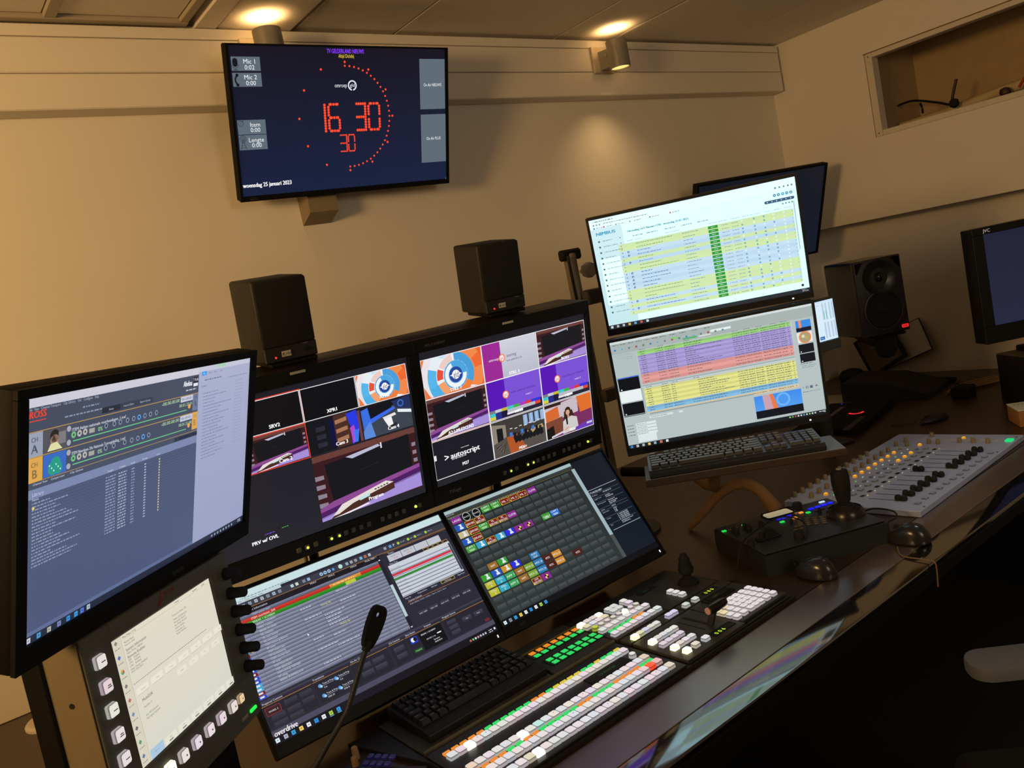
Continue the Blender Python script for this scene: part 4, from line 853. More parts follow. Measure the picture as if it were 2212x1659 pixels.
# right column: timers, story text, controls
s.txt(.70, .138, 'Timers', .018, '#c8ccd8'); s.r(.685, .126, 1, .128, '#b07a3a', 5)
for k in range(4): s.r(.692+.066*k, .150, .756+.066*k, .202, '#c0c2cc', 5)
s.txt(.724, .166, 'PLAYER 1 S', .014, '#5a5a68', 'c', 6); s.txt(.790, .166, 'SERVER 1 B', .014, '#5a5a68', 'c', 6); s.txt(.724, .186, '-00:08', .016, '#d85a50', 'c', 6); s.txt(.790, .186, '-00:02', .016, '#d85a50', 'c', 6)
s.txt(.686, .216, 'Story Text', .016, '#c8ccd8'); s.r(.676, .226, .985, .484, '#c9cfd8', 5)
for k in range(9): s.r(.676, .262+.0265*k, .974, .270+.0265*k, '#8a8ea0', 6)
s.r(.676, .296, .974, .312, '#d83040', 7); s.r(.676, .330, .974, .346, '#2f8a34', 7); s.r(.975, .24, .984, .47, '#3a3a48', 7)
for k in range(8): s.txt(.68, .255+.0275*k, 'No text available', .012, '#5a5e70', l=8)
for k in range(5): s.frame(.855+.026*k, .216-.012, .877+.026*k, .226, '#d8b84a', .0012, 8)
s.frame(.860, .486, .930, .510, '#d8b84a', .0015, 8)
for u, t_ in ((.695, 'Page Up'), (.765, 'Prepared Shot'), (.825, 'Edit Shot'), (.895, 'Add Script'), (.965, 'Page Down')): s.txt(u, .498, t_, .014, '#c8ccd8', 'c')
s.r(.684, .530, 1, .533, '#b07a3a', 5); s.txt(.69, .522, 'Custom Controls', .016, '#c8ccd8'); s.txt(.69, .548, 'RUN VIDEO | ROS+ | MOS+ | Tab 4 | Tab 5 | Tab 6', .015, '#a8acbc')
for u, t_ in ((.727, 'AUX 1 GEM'), (.780, 'AUX 1 GPI'), (.835, 'AUX 1 M 27'), (.891, 'AUX 1 M 26'), (.948, 'AUX 1 M 28')): bevcell(s, u-.022, .622, u+.022, .662, '#35343f', 5); s.txt(u, .640, t_, .013, '#d0d4e0', 'c', 6)
for u, t_ in ((.008, 'Prepared Customs'), (.205, 'Transitions'), (.362, 'On-Air Customs'), (.533, 'CG Control'), (.610, 'Shot Status'), (.700, 'Preview'), (.790, 'Program Source')): s.txt(u, .738, t_, .018, '#d0d4e0')
for u0, u1 in ((0, .195), (.20, .35), (.357, .52), (.528, .60), (.605, .775), (.782, 1)): s.r(u0, .752, u1, .9, '#24232f', 4); s.r(u0, .7515, u1, .755, '#b07a3a', 5)
for i in range(2):
    for j in range(3): bevcell(s, .022+.060*i if j else .016, .778+.046*j, .074+.060*i if j else .068, .814+.046*j, '#34333f', 6) if (i, j) != (0, 0) else None
bevcell(s, .082, .772, .132, .806, '#34333f', 6); bevcell(s, .142, .772, .19, .806, '#34333f', 6); bevcell(s, .142, .818, .19, .850, '#34333f', 6)
s.r(.010, .770, .066, .820, '#3a2028', 7); s.frame(.010, .770, .066, .820, '#a83038', .0015, 8); s.txt(.038, .796, 'PANEEL 2', .015, '#e0d8d8', 'c', 9)
for i, (u, v, q) in enumerate(((.222, .783, 'Cut'), (.288, .783, 'Cut'), (.222, .850, 'DISS 25'), (.288, .850, 'DISS 8'))): s.disc(u, v+.006, .007, '#5a9ae0', 6); s.disc(u+.005, v+.012, .005, '#a8d0f0', 7); s.txt(u+.012, v, 'Trans & Prep', .015, '#d8dce8'); s.txt(u+.012, v+.026, q, .015, '#d8dce8'); s.r(u+.012, v+.011, u+.055, v+.013, '#a8acbc', 6)
for i in range(2):
    for j in range(2): bevcell(s, .385+.06*i, .785+.05*j, .435+.06*i, .818+.05*j, '#3a3947', 6)
for j in range(2): bevcell(s, .542, .782+.052*j, .588, .816+.052*j, '#3a3947', 6)
s.r(.620, .770, .652, .812, '#1d40d0', 6); s.disc(.632, .788, .009, '#f0f0f4', 7); s.disc(.642, .788, .008, '#201818', 8); s.r(.618, .856, .655, .878, '#1f5a24', 6); s.txt(.637, .867, 'Prepared', .013, '#a8e0a0', 'c', 7)
s.r(.662, .762, .772, .893, '#0e0e15', 5); s.txt(.672, .782, 'BREAK 1 SCHERM', .016, '#d8dce8', l=6); s.txt(.686, .826, 'SERVER 2 clip', .014, '#c8ccd8', l=6); s.txt(.715, .850, 'Duration', .014, '#e8ecf4', l=6); s.txt(.715, .868, '00:00:00.01', .014, '#e8ecf4', l=6); s.r(.74, .814, .76, .822, '#e8ecf4', 6)
for j in range(3): bevcell(s, .800, .776+.040*j, .842, .806+.040*j, '#3a3947', 6)
bevcell(s, .87, .80, .915, .835, '#3a3947', 6); bevcell(s, .93, .80, .975, .835, '#3a3947', 6); s.txt(.892, .817, 'Cut', .014, '#c8ccd8', 'c', 7); s.txt(.952, .817, 'Auto', .014, '#c8ccd8', 'c', 7)
s.txt(.008, .934, 'overdrive', .050, '#e6e2e0', wd=.088, sk=.15, b=.0016); s.txt(.975, .893, 'ROSS', .026, '#c02c2c', 'c', l=7, wd=.022, sk=.1)
TASK = [(.012, '#e0f0f8'), (.043, '#b0b4c0'), (.072, '#30a0d8'), (.102, '#f0d060'), (.131, '#e8ecec'), (.161, '#2a90e0'), (.191, '#e8eef0'), (.220, '#a8d050'), (.251, '#3a98e0')]
icons(s, TASK, .975, .026, 6); s.r(.212, .992, .228, .996, '#78b0f0', 7); s.r(.243, .992, .259, .996, '#78b0f0', 7)
icons(s, [(.86+.013*k, q) for k, q in enumerate(('#e07070', '#78d060', '#e8ecec', '#e0a0a0', '#c8ccd8', '#c8ccd8', '#c8ccd8'))], .976, .014, 6); s.dashes(.955, .970, .02, .008, '#d8dce8'); s.dashes(.955, .984, .02, .008, '#d8dce8'); s.r(.982, .966, .990, .982, '#e8ecf4', 6)
s.poly([(.258, .438), (.264, .452), (.258, .455)], '#ffffff', 9)
od = s
s = Scr(.527, .296)
s.r(0, 0, 1, 1, '#0e1520', col2='#141c28'); s.r(0, 0, .778, .947, '#242a2a', 1, '#2e3536'); s.r(0, .0, .778, .028, '#a8bcbe', 2); s.r(0, .028, .778, .048, '#3a4142', 2); s.r(.764, .06, .786, .726, '#9db4ba', 3); s.r(.764, .726, .786, .946, '#4a5052', 3); s.r(0, .947, 1, 1, '#0b0e14', 3)
s.txt(.006, .038, 'Quick Recalls', .014, '#c8ccd0', l=3); s.dashes(.01, .066, .42, .008, '#9aa2a4', 3); s.r(0, .056, .76, .058, '#a08040', 3)
PX, PY = .0555, .0635
cells = {}
G = '#3d9a34'; V_ = '#8a2a90'; RB = '#7a201c'; BL = '#2458b8'; DB = '#2a30d8'; CY = '#38a0c8'
for r_, row in enumerate((
    {0: (V_, 'LADIES'), 1: ('#101214', 'BLACK'), 2: ('#101214', 'BLACK'), 3: (G, 'CAM 1'), 4: (G, 'CAM 1'), 5: (RB, 'ML 1'), 6: (RB, 'ML 2'), 7: (RB, 'ML 3'), 8: (V_, 'CLUSTER')},
    {0: (BL, '*'), 1: (RB, 'SERVER'), 2: (RB, 'ML SERVER')},
    {0: ('#c8b890', '*'), 1: (RB, 'SERVER'), 2: (G, 'CAM 1'), 3: (RB, 'ML SERVER'), 4: (RB, 'ML SERVER'), 5: (V_, 'CLUSTER')},
    {0: (BL, '*'), 1: (RB, 'SERVER')},
    {0: (G, 'CAM 1'), 1: (CY, '*'), 2: (RB, 'ML SERVER'), 3: (CY, '*'), 4: (DB, '*'), 5: (V_, 'o'), 6: (V_, 'o'), 8: (G, 'CAM 3'), 9: ('#2470d0', 'CAM 1')},
    {}, {}, {1: ('#9a6a2c', 'WMT'), 2: (G, '*')},
    {0: (G, '*'), 1: (BL, '*'), 2: ('#c8902c', '*'), 3: (DB, '*'), 5: ('#2a78b0', 'EURO GLD')},
    {0: ('#b8b830', 'STILL 1'), 1: ('#30a8c0', 'STILL 2'), 2: ('#3aa058', 'APP 1'), 3: ('#9a6a2c', 'WMT'), 4: ('#7aa030', 'MTX 21'), 5: ('#2a78b0', 'MTX 26'), 6: ('#4c1c18', 'MTX'), 7: ('#d08a30', 'MTX 31')},
    {0: ('#b8b830', 'STILL 1'), 1: ('#30a8c0', 'STILL 2'), 2: ('#3aa058', 'APP 2'), 3: ('#9a6a2c', 'WMT'), 4: ('#7aa030', 'MTX 21'), 5: ('#2a78b0', 'MTX 26'), 6: ('#4c1c18', 'MTX'), 7: ('#d08a30', 'MTX 31'), 9: ('#4c1c18', 'MTX')},
    {4: (RB, 'LIVE SERVER'), 5: (V_, 'o')}, {}, {})):
    for c_, q in row.items(): cells[(r_, c_)] = q
for i in range(14):
    for j in range(13):
        u = .044+PX*j; v = .098+PY*i
        if (i, j) not in cells:
            s.r(u-.0235, v-.021, u+.0235, v+.021, '#4a5254', 3, '#2c3234'); continue
        c, t_ = cells[(i, j)]
        s.r(u-.0255, v-.026, u+.0255, v+.026, c, 4)
        if c == RB: s.frame(u-.0255, v-.026, u+.0255, v+.026, '#d8b83a', .0018, 6); s.poly([(u-.0255, v+.026), (u-.0255, v+.0), (u-.016, v+.026)], '#d8b83a', 6)
        if t_ == '*':
            s.disc(u+.006, v-.008, .0055, '#e4eaf2', 6, n=10); s.poly([(u-.004, v+.018), (u-.002, v+.002), (u+.014, v+.002), (u+.016, v+.018)], '#e4eaf2', 6); s.r(u-.004, v-.024, u+.012, v-.017, '#d8e4f0', 6)
        elif t_ == 'o':
            s.disc(u+.002, v+.003, .010, '#f0e060', 6, n=12); s.disc(u+.002, v+.003, .010, '#181018', 7, 6, 0, pi/2); s.disc(u+.002, v+.003, .010, '#181018', 7, 6, pi, pi*1.5)
        elif t_ == 'BLACK': s.disc(u, v, .021, '#0a0a0c', 5, n=16); s.ring(u, v, .018, .021, '#b8bcc0', 6); s.txt(u, v, t_, .018, '#d8dcdc', 'c', 7)
        else:
            w_ = t_.split(' ')
            if len(w_) > 1 and len(t_) > 6: s.txt(u, v-.011, w_[0], .022, '#f0eef0', 'c', 7); s.txt(u, v+.012, w_[1], .022, '#f0eef0', 'c', 7, wd=min(.044, .0085*len(w_[1])))
            else:
                s.txt(u, v+(.002 if t_ != 'CAM 1' else -.014), t_, .024, '#f2f2f2', 'c', 7, wd=min(.044, .0085*len(t_)))
                if t_ == 'CAM 1' or t_ == 'CAM 3': s.r(u-.016, v+.006, u+.016, v+.010, '#e0f0d8', 7); s.r(u-.012, v+.015, u+.014, v+.019, '#e0f0d8', 7)
icons(s, [(.020+.029*k, q) for k, q in enumerate(('#e0f0f8', '#8a909c', '#30a0d8', '#f0d060', '#e8ecec', '#2a90e0', '#e8eef0', '#a8d050', '#3a98e0'))], .975, .026, 6)
s.r(.786, .295, .985, .300, '#9aa4b0', 4); s.r(.800, .697, .992, .702, '#9aa4b0', 4); s.txt(.790, .325, 'TV-ROSS-OD', .024, '#e0e6ee'); s.dashes(.85, .322, .025, .008, '#9aa4b0')
for v, lab, ln in ((.355, 'IP Address', ('192.168.102.115',)), (.390, 'Logged in user', ('overdrive', 'TV-ROSS-OD')), (.440, 'Operating system', ('Windows 10', 'No service pack', 'Build 19044')), (.500, 'Uptime', ('6:32:14',)), (.525, 'System specs', ('0 MHz', '0 GB', '0 MB')), (.590, 'Volumes', ('C: 110.50 GB NTFS', 'D: 120.21 GB NTFS', 'E: 110.50 GB NTFS', 'R: 120.40 GB NTFS')), (.655, 'CPU', ('3.40 GHz Intel Core i7', '16 GB Memory'))):
    s.r(.786, v-.014, .985, v-.012, '#6a7480', 4); s.txt(.790+.03*(v-.3), v, lab, .015, '#a8b2bc')
    for k, t_ in enumerate(ln): s.txt(.865+.03*(v-.3), v+.016*k, t_, .016, '#dfe6ee')
s.dashes(.965, .965, .02, .008, '#c8ccd8'); s.dashes(.965, .982, .02, .008, '#c8ccd8')
rd = s
for nm, x, sc_, lab in (('desk_monitor', .682, od, 'left tilted desk monitor with a grey running list and red and green rows'), ('desk_monitor', 1.222, rd, 'right tilted desk monitor with a grid of small coloured shot buttons')):
    e = monitor(nm, lab, (x, 1.566, -.605), (1, 0, 0), OZ, .527, .296, .0058, .008, .024, .030, sc_, BLACK, group='pair of tilted desk monitors', back=.03)
    MB().box(.2505, .2525, -.0045, -.002, -.1625, -.1565).build('power_light', MATS['white_led'], e)
    MB().box(-.09, .09, .031, .0705, -.171, -.05, r=.004).build('stand_block', MATTE, e)
    MB().text('EIZO', .008, (-.225, -.0040, -.1595), align='l').build('maker_logo', MATS['dim_print'], e, False)
# ------------------------------------------------------------------ small speakers on the multiview monitors
GRILLE = mat('black_foam_grille', '#0d0e10', .95, scale=700, noise=.5, bump=.6)
CABM = mat('speaker_cabinet', '#110f0e', .6, scale=150, bump=.1)
def speaker(o, n, lab):
    n = Vector(n).normalized(); ux = Vector((-n.y, n.x, 0)).normalized()
    t = thing('desk_speaker', lab, 'speaker', o, ux, n.cross(ux), 'small black speakers on the multiview monitors')
    MB().box(-.0567, .0567, .004, .118, -.0815, .0815, r=.006, seg=3).build('cabinet', CABM, t)
    MB().box(-.0545, .0545, -.003, .005, -.050, .0795, r=.004, seg=2).build('grille', GRILLE, t)
    MB().box(-.0555, .0555, -.001, .005, -.0805, -.050, r=.002).build('control_strip', CABM, t)
    MB().box(-.0205, -.0015, -.0022, -.0005, -.0715, -.0605).build('logo_plate', mat('logo_plate_white', '#bdb8aa', .5), t)
    MB().text('K+H', .0095, (-.011, -.0026, -.0662)).build('logo_print', PR, t, False)
    MB().lathe([(.0018, 0), (.0018, .0018)], 10, (-.034, -.001, -.0705), 'y').build('red_light', mat('red_led', '#ff2a1c', .4, noise=.03, emit=2.2), t)
    MB().box(.026, .037, -.0014, -.0005, -.0535, -.0520).build('volume_print', MATS['dim_print2'], t)
    MB().lathe([(.0045, 0), (.0042, .003)], 12, (.034, -.001, -.064), 'y').build('volume_knob', BLACK, t)
    MB().box(-.045, .055, .002, .11, -.0905, -.0818, r=.002).build('mount_plate', MATTE, t)
    return t
speaker((.649, 1.545, 0.0318), (.004, -.99, -.137), 'black speaker standing on the left multiview monitor')
speaker((1.196, 1.545, .0335), (-.105, -.985, -.137), 'black speaker standing on the right multiview monitor')

# ------------------------------------------------------------------ studio speaker by the right wall
t = thing('studio_speaker', 'black two way studio speaker with a round woofer near the right wall', 'speaker', (3.2064, 1.7204, -.3269), (.8427, -.5374, 0))
SPK = mat('speaker_front', '#1b1a19', .5, scale=120, bump=.08)
MB().box(-.10, .10, .012, .25, -.155, .155, r=.010, seg=3).build('cabinet', mat('studio_cabinet', '#0e1014', .26, scale=120, ior=1.9), t)
MB().box(-.10, .10, -.002, .0125, -.155, .155, r=.004, seg=2).build('baffle', SPK, t)
MB().lathe([(.070, .0), (.068, .006), (.050, .004), (.028, -.004), (.016, -.008)], 40, (0, -.003, .078), 'y', caps=False).build('waveguide', mat('waveguide', '#242321', .3, scale=60), t)
MB().lathe([(.020, -.003), (.018, .002), (.014, .007), (.008, .010), (.001, .0115)], 28, (0, -.003, .078), 'y').build('tweeter', mat('tweeter_dome', '#2c2a28', .2, metal=.5), t)
wf = MB().lathe([(.085, 0), (.084, .005), (.078, .006), (.074, .002)], 48, (0, -.002, -.054), 'y', caps=False).build('woofer_ring', mat('woofer_ring', '#33312e', .35), t)
MB().lathe([(.076, .003), (.070, .007), (.062, .002), (.03, -.002), (.024, .002), (.012, .007), (.001, .009)], 48, (0, -.002, -.054), 'y').build('woofer', mat('woofer_cone', '#0f0f10', .8, scale=300, bump=.2), t)
for sx in (-1, 1): 
    m = MB(); m.prism([(sx*.094, .148), (sx*.060, .148), (sx*.074, .128), (sx*.090, .104), (sx*.094, .104)][::sx], -.0035, -.001, 'y'); m.build('bass_port', GLOSS, t)
MB().box(.066, .094, -.0042, -.002, -.143, -.129, r=.002).build('red_badge', mat('red_badge', '#d8242c', .4, noise=.03, emit=.9), t)
MB().text('MSE', .010, (.080, -.0046, -.136)).build('badge_print', mat('badge_print', '#8c1018', .5, emit=.3), t, False)
MB().box(-.045, .080, -.004, .16, -.168, -.156, r=.003).build('mount_plate', MATTE, t)
MB().lathe([(.004, -.262), (.030, -.254), (.042, -.230), (.044, -.200), (.040, -.169)], 28, (.022, .06, 0)).build('mount_knuckle', RUBBER, t)
MB().tube([(.022, .06, -.215), (.1, .36, -.22), (.268, .930, -.20)], .014, 12).build('mount_arm', MATTE, t)

# ------------------------------------------------------------------ small level meter screen
s = Scr(.18, .144)
s.r(0, 0, 1, 1, '#cfe6fa', col2='#c4def6'); s.r(.5, .05, .98, .98, '#d8ecfc', 1)
for u in (.72, .80, .89, .965): s.r(u-.022, .06, u+.022, .48, '#b4cbe0', 2); s.r(u-.022, .54, u+.022, .94, '#b4cbe0', 2)
for u in (.735, .790): s.r(u-.006, .26, u+.006, .46, '#4aa860', 3)
for k in range(12): s.r(.69, .07+.034*k, .99, .073+.034*k, '#d8ecfc', 3); s.r(.69, .55+.033*k, .99, .553+.033*k, '#d8ecfc', 3)
s.r(.545, .88, .665, .96, '#1f62b0', 3); s.txt(.605, .92, 'Meter', .045, '#d8ecfc', 'c', 4); s.l = 3; s.dashes(.56, .10, .07, .03, '#b4cbe0')
mt = thing('meter_screen', 'small pale blue level meter screen half hidden behind the list monitors', 'screen', (2.637, 1.666, -.335), None, None, yaw=-16)
MB().box(-.096, .096, .003, .022, -.108, .080, r=.004).build('housing', mat('grey_plastic', '#4d5458', .5), mt); s.build('screen', mt, .002)
MB().box(-.096, .096, -.002, .004, -.108, -.0735, r=.002).build('lip', MATS['grey_plastic'], mt)
MB().box(-.02, .02, .022, .05, -.455, -.06, r=.004).build('stand_post', CHAR, mt)
MB().box(-.07, .07, -.02, .12, -.455, -.443, r=.003).build('stand_foot', CHAR, mt)

# ------------------------------------------------------------------ right edge: monitor, cabinet, carton, papers
s = Scr(.52, .325); s.r(0, 0, 1, 1, '#1d2036', col2='#23263e')
jv = thing('grading_monitor', 'tall dark monitor cut by the right edge of the photo', 'monitor', (3.325, 1.12, -.327), (.8, -.6, 0), (0, 0, 1))
MB().box(-.30, .30, .005, .07, -.206, .206, r=.006, seg=2).build('housing', BLACK, jv)
bz = MB()
for a in ((-.30, .30, .181, .206), (-.30, .30, -.206, -.144), (-.30, -.26, -.144, .181), (.26, .30, -.144, .181)): bz.box(a[0], a[1], -.004, .006, a[2], a[3], r=.0015)
bz.build('bezel', BLACK, jv); s.build('screen', jv, .002, 0, .0185)
MB().text('JVC', .016, (-.248, -.0046, .1935)).build('maker_logo', mat('white_logo', '#e8e8ea', .4, emit=.25), jv, False)
MB().box(-.08, .08, .02, .06, -.258, -.20, r=.005).build('stand_neck', MATTE, jv)
MB().box(-.10, .14, -.01, .16, -.2795, -.258, r=.004).build('stand_foot', MATTE, jv)
sb = thing('black_cabinet', 'black box with a dark brown top under the tall dark monitor', 'box', (3.31, 1.367, -.79), (.8, -.6, 0))
MB().box(0, .34, -.22, 0, 0.0005, .178, r=.004, seg=2).build('body', mat('black_lacquer', '#070709', .45, scale=60), sb)
MB().box(.001, .339, -.219, -.001, .178, .182, r=.001).build('lid_board', mat('brown_top', '#4a3a2a', .7), sb)
MB().lathe([(.004, 0), (.004, .002)], 10, (.10, -.2205, .10), 'y').build('stud', CHROME, sb)
wbx = thing('small_carton', 'small carton with a white lid and brown sides on the desk at right', 'box', (2.905, 1.155, -.79), None, None, yaw=37)
MB().box(0, .118, -.16, 0, 0.0005, .056, r=.004, seg=2).build('carton_body', mat('brown_carton', '#9a6a38', .8, noise=.2, scale=30), wbx)
MB().box(-.001, .119, -.161, .001, .056, .060, r=.001).build('lid', mat('white_lid', '#c9d2b8', .7, noise=.04), wbx)
MB().lathe([(.026, 0), (.026, .0008)], 28, (.062, -.085, .060)).build('lid_disc', MATS['brown_carton'], wbx)
for k in range(4): MB().box(.085, .089, -.055+.012*k, -.049+.012*k, .060, .0606).build('lid_print', PR, wbx)
# picture frames leaning at the right wall
fA = thing('brown_picture', 'dark framed brown panel leaning on its corner against the right wall', 'picture', (3.823, 2.158, -.786), (0, -.88, .475), (.18, .47, .865), 'tilted panels leaning at the right wall')
MB().box(0, .215, 0, .012, 0, .20, r=.003).build('backing', BLACK, fA)
bz = MB()
for a in ((0, .215, 0, .014), (0, .215, .186, .20), (0, .014, .014, .186), (.197, .215, .014, .186)): bz.box(a[0], a[1], -.004, .0, a[2], a[3], r=.001)
bz.build('frame_border', BLACK, fA)
MB().box(.0145, .1965, -.0012, -.0002, .0145, .1855).build('brown_sheet', mat('brown_glass', '#5c4a3a', .18, noise=.1, scale=8), fA)
fB = thing('white_board', 'white panel with a thin dark rim leaning behind the dark framed one', 'board', (3.865, 2.11, -.762), (0, -.936, .35), (.16, .35, .92), 'tilted panels leaning at the right wall')
MB().box(0.0, .26, 0, .008, 0.0, .165, r=.001).build('rim', CHAR, fB)
MB().box(.004, .256, -.0012, 0, .004, .161).build('white_sheet', mat('white_sheet', '#c9cac2', .6, noise=.03), fB)
# flat black console, its red dial, and the clutter around it
cn = thing('script_console', 'flat black console with a glowing red dial on the far desk', 'console', (2.70, 1.60, -.79), None, None, yaw=12)
MB().box(.10, .56, .04, .30, .0005, .028, r=.006, seg=2).build('body', MATTE, cn)
MB().box(.30, .46, .205, .222, .028, .031).build('light_strip', mat('grey_strip', '#5c5a52', .5), cn)
MB().lathe([(.020, 0), (.020, .008), (.016, .010)], 24, (.352, .125, .028)).build('dial', BLACK, cn)
rg = MB()
for k in range(7):
    a = radians(110+26*k); b_ = radians(110+26*(k+1))
    rg.add([(.352+.021*cos(a), .125+.021*sin(a), .0292), (.352+.030*cos(a), .125+.030*sin(a), .0292), (.352+.030*cos(b_), .125+.030*sin(b_), .0292), (.352+.021*cos(b_), .125+.021*sin(b_), .0292)], [(0, 1, 2, 3)])
rg.build('red_light', mat('red_dial_light', '#ff2c34', .4, noise=.02, emit=1.6), cn)
MB().lathe([(.003, 0), (.003, .001)], 8, (.53, .24, .0282)).build('blue_light', mat('blue_led', '#3040ff', .4, noise=.02, emit=.9), cn)
for k in range(6): MB().box(.06+.035*k, .088+.035*k, .06, .085, .028, .033, r=.001).build('key', CHAR, cn)
lb = thing('black_case', 'low black case with a sloping front on the far desk behind the mouse', 'case', (3.38, 1.79, -.7895), None, None, yaw=8)
m = MB(); m.prism([(-.12, 0), (.24, 0), (.24, .085), (.05, .075), (-.12, .018)], -.04, .24, 'x'); m.build('body', mat('case_black', '#0c0e0f', .75, scale=90, bump=.1), lb)
pp = MB(); pp.box(-.11, .11, -.09, .09, 0, .0012); pp = pp.build('paper_sheet', mat('paper', '#a9a292', .8, noise=.04)); pp.location = (3.36, 2.085, -.7895+ZC); pp.rotation_euler.z = .15
tag(pp, 'pale paper sheet lying on the desk behind the black console', 'paper')
rb = MB().lathe([(.056, 0), (.062, .012), (.060, .035), (.045, .052), (.02, .060)], 28, (3.79, 2.245, -.79)).build('round_tin', mat('dark_tin', '#121615', .6)); tag(rb, 'round black tin on the far desk left of the leaning frame', 'tin')
pen = MB().tube([(2.776, 1.905, -.785), (2.862, 1.928, -.785)], .004, 8).build('pen', mat('pen_tan', '#8c7a58', .5)); tag(pen, 'tan pen lying on the desk right of the raised keyboard', 'pen')
br_ = MB().box(3.66, 3.70, 1.70, 1.86, -.79, -.772, r=.004).build('black_bar', MATTE); tag(br_, 'thin black bar on the desk in front of the right wall', 'bar')
bp = MB().box(3.34, 3.42, 1.50, 1.57, -.79, -.745, r=.006).build('power_brick', MATTE); tag(bp, 'black power brick left of the pale cable bundle', 'adapter')
CAB2 = mat('pale_cable', '#a0875c', .6, noise=.08)
bd = thing('cable_bundle', 'loose bundle of pale cables in front of the black box at right', 'cables', (3.56, 1.57, -.79))
for k in range(7):
    y = -.045+.013*k; z = .006+.005*(k % 3)
    MB().tube([(-.10-.01*k, .03+y*.5, z), (-.03, .02+y, z+.004), (.05, -.02+y, z+.003), (.13, -.05+y, z)], .0042, 8).build('cable', CAB2, bd)
MB().lathe([(.002, 0), (.016, .004), (.018, .012), (.01, .018)], 12, (0.0, .06, .010)).build('red_plug', MATS['dark_red_plug'], bd)
# ------------------------------------------------------------------ production switcher let into the desk
# local origin (0.58, 1.08) at desk height; x right, y away
SX, SY, SZ = .58, 1.08, -.79
sw_ = thing('production_switcher', 'wide grey production switcher with long rows of white lit keys', 'control panel', (SX, SY, SZ))
PLATE = mat('switcher_plate', '#37372f', .5, scale=110, bump=.04); BASE = mat('switcher_base', '#222220', .42, scale=110, bump=.04); SLOT = mat('slot_black', '#060606', .7)
def L(x, y): return x-SX, y-SY
def pl(name, x0, x1, y0, y1, z0, z1, m, r=.0012): 
    return MB().box(x0-SX, x1-SX, y0-SY, y1-SY, z0, z1, r=r).build(name, m, sw_)
b_ = MB(); b_.prism([(.538-SX, 1.457-SY), (.600-SX, 1.255-SY), (.600-SX, 1.0755-SY), (1.455-SX, 1.0755-SY), (1.4553-SX, 1.402-SY), (1.452-SX, 1.457-SY)], 0.0005, .009, 'z'); b_.build('base', BASE, sw_)
pl('row_plate', .604, 1.088, 1.078, 1.277, .009, .014, mat('row_plate', '#1d1d1d', .4, scale=110, bump=.03))
pl('keyboard_shelf', .604, .922, 1.287, 1.452, .009, .014, PLATE)
pl('shelf_lip', .604, 1.092, 1.279, 1.285, .009, .018, mat('lip_grey', '#5a5747', .5))
pl('label_plate', .928, 1.092, 1.288, 1.452, .009, .016, PLATE)
pl('gold_strip', .929, 1.104, 1.411, 1.4175, .016, .0175, mat('gold_strip', '#8a7418', .5, noise=.1))
pl('aux_plate', 1.096, 1.260, 1.277, 1.412, .009, .016, PLATE)
pl('stick_plate', 1.264, 1.436, 1.277, 1.412, .009, .016, PLATE)
pl('strip_plate', 1.098, 1.274, 1.238, 1.272, .009, .016, PLATE); pl('strip_plate', 1.278, 1.446, 1.240, 1.272, .009, .016, PLATE)
pl('mix_plate', 1.098, 1.284, 1.083, 1.235, .009, .016, PLATE); pl('pad_plate', 1.288, 1.447, 1.092, 1.237, .009, .016, PLATE)
pl('plate_edge', 1.098, 1.447, 1.079, 1.0825, .009, .013, mat('plate_edge', '#191713', .5))
KEYC = cap_mesh(.0184, .0182, .0085, .0022, 'row_key'); KEYS = cap_mesh(.0172, .0150, .0085, .0020, 'pad_key'); KEYM = cap_mesh(.0180, .0165, .0085, .0020, 'aux_key')
def round_cap(r, h):
    m = MB(); m.lathe([(r, 0), (r, h*.55), (r*.82, h*.9), (r*.70, h), (.0003, h)], 16)
    me = bpy.data.meshes.new('round_key'); me.from_pydata([tuple(v) for v in m.v], [], m.f)
    for q in CAPM: me.materials.append(q)
    me.polygons.foreach_set('material_index', [(1, 2, 0, 0)[min(3, i//16)] if i < 64 else 0 for i in range(len(m.f))]); me.update(); me.shade_smooth(); me.set_sharp_from_angle(angle=radians(30)); return me
KEYR = round_cap(.0080, .009)
DOT = MB().box(-.0007, .0007, -.0009, .0009, 0, .0002)
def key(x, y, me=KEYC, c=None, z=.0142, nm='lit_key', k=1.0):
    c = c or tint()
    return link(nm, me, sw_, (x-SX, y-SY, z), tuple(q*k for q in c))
def BR(h='#fff6e0', k=5.0): return tuple(k*q for q in lin(h))
dotme = None
def dot(o, z=.0096):
    global dotme
    if dotme is None:
        d = DOT.build('key_print', PR, o, False); dotme = d.data; d.location = (0, 0, z)
    else: link('key_print', dotme, o, (0, 0, z))
ROWX = lambda i: .6296+.01882*i
for r_, y in enumerate((1.2265, 1.1672, 1.1335, 1.1005)):
    for i in range(24):
        c = None
        if r_ == 0 and i == 2: c = BR()
        if r_ == 1 and i == 0: c = lin('#f0d6c0')
        if r_ == 1 and i == 6: c = BR()
        if r_ == 1 and i == 8: c = lin('#c8ece8')
        if r_ == 1 and i == 23: c = lin('#e6d2bc')
        if r_ == 3 and i == 23: c = lin('#e8d8c6')
        if r_ == 2 and i == 22: c = tuple(1.9*q for q in lin('#ff4a2a'))
        if r_ == 2 and i == 23: c = lin('#f0bcb8')
        if r_ == 2 and i == 21: c = lin('#f2d2d6')
        if r_ == 3 and i == 5: c = BR('#fffaf0')
        if r_ == 3 and i == 4: c = lin('#eadfc4')
        k = key(ROWX(i), y, KEYC, c)
        if random.random() < .12: dot(k, .0086)
LB = cap_me = None
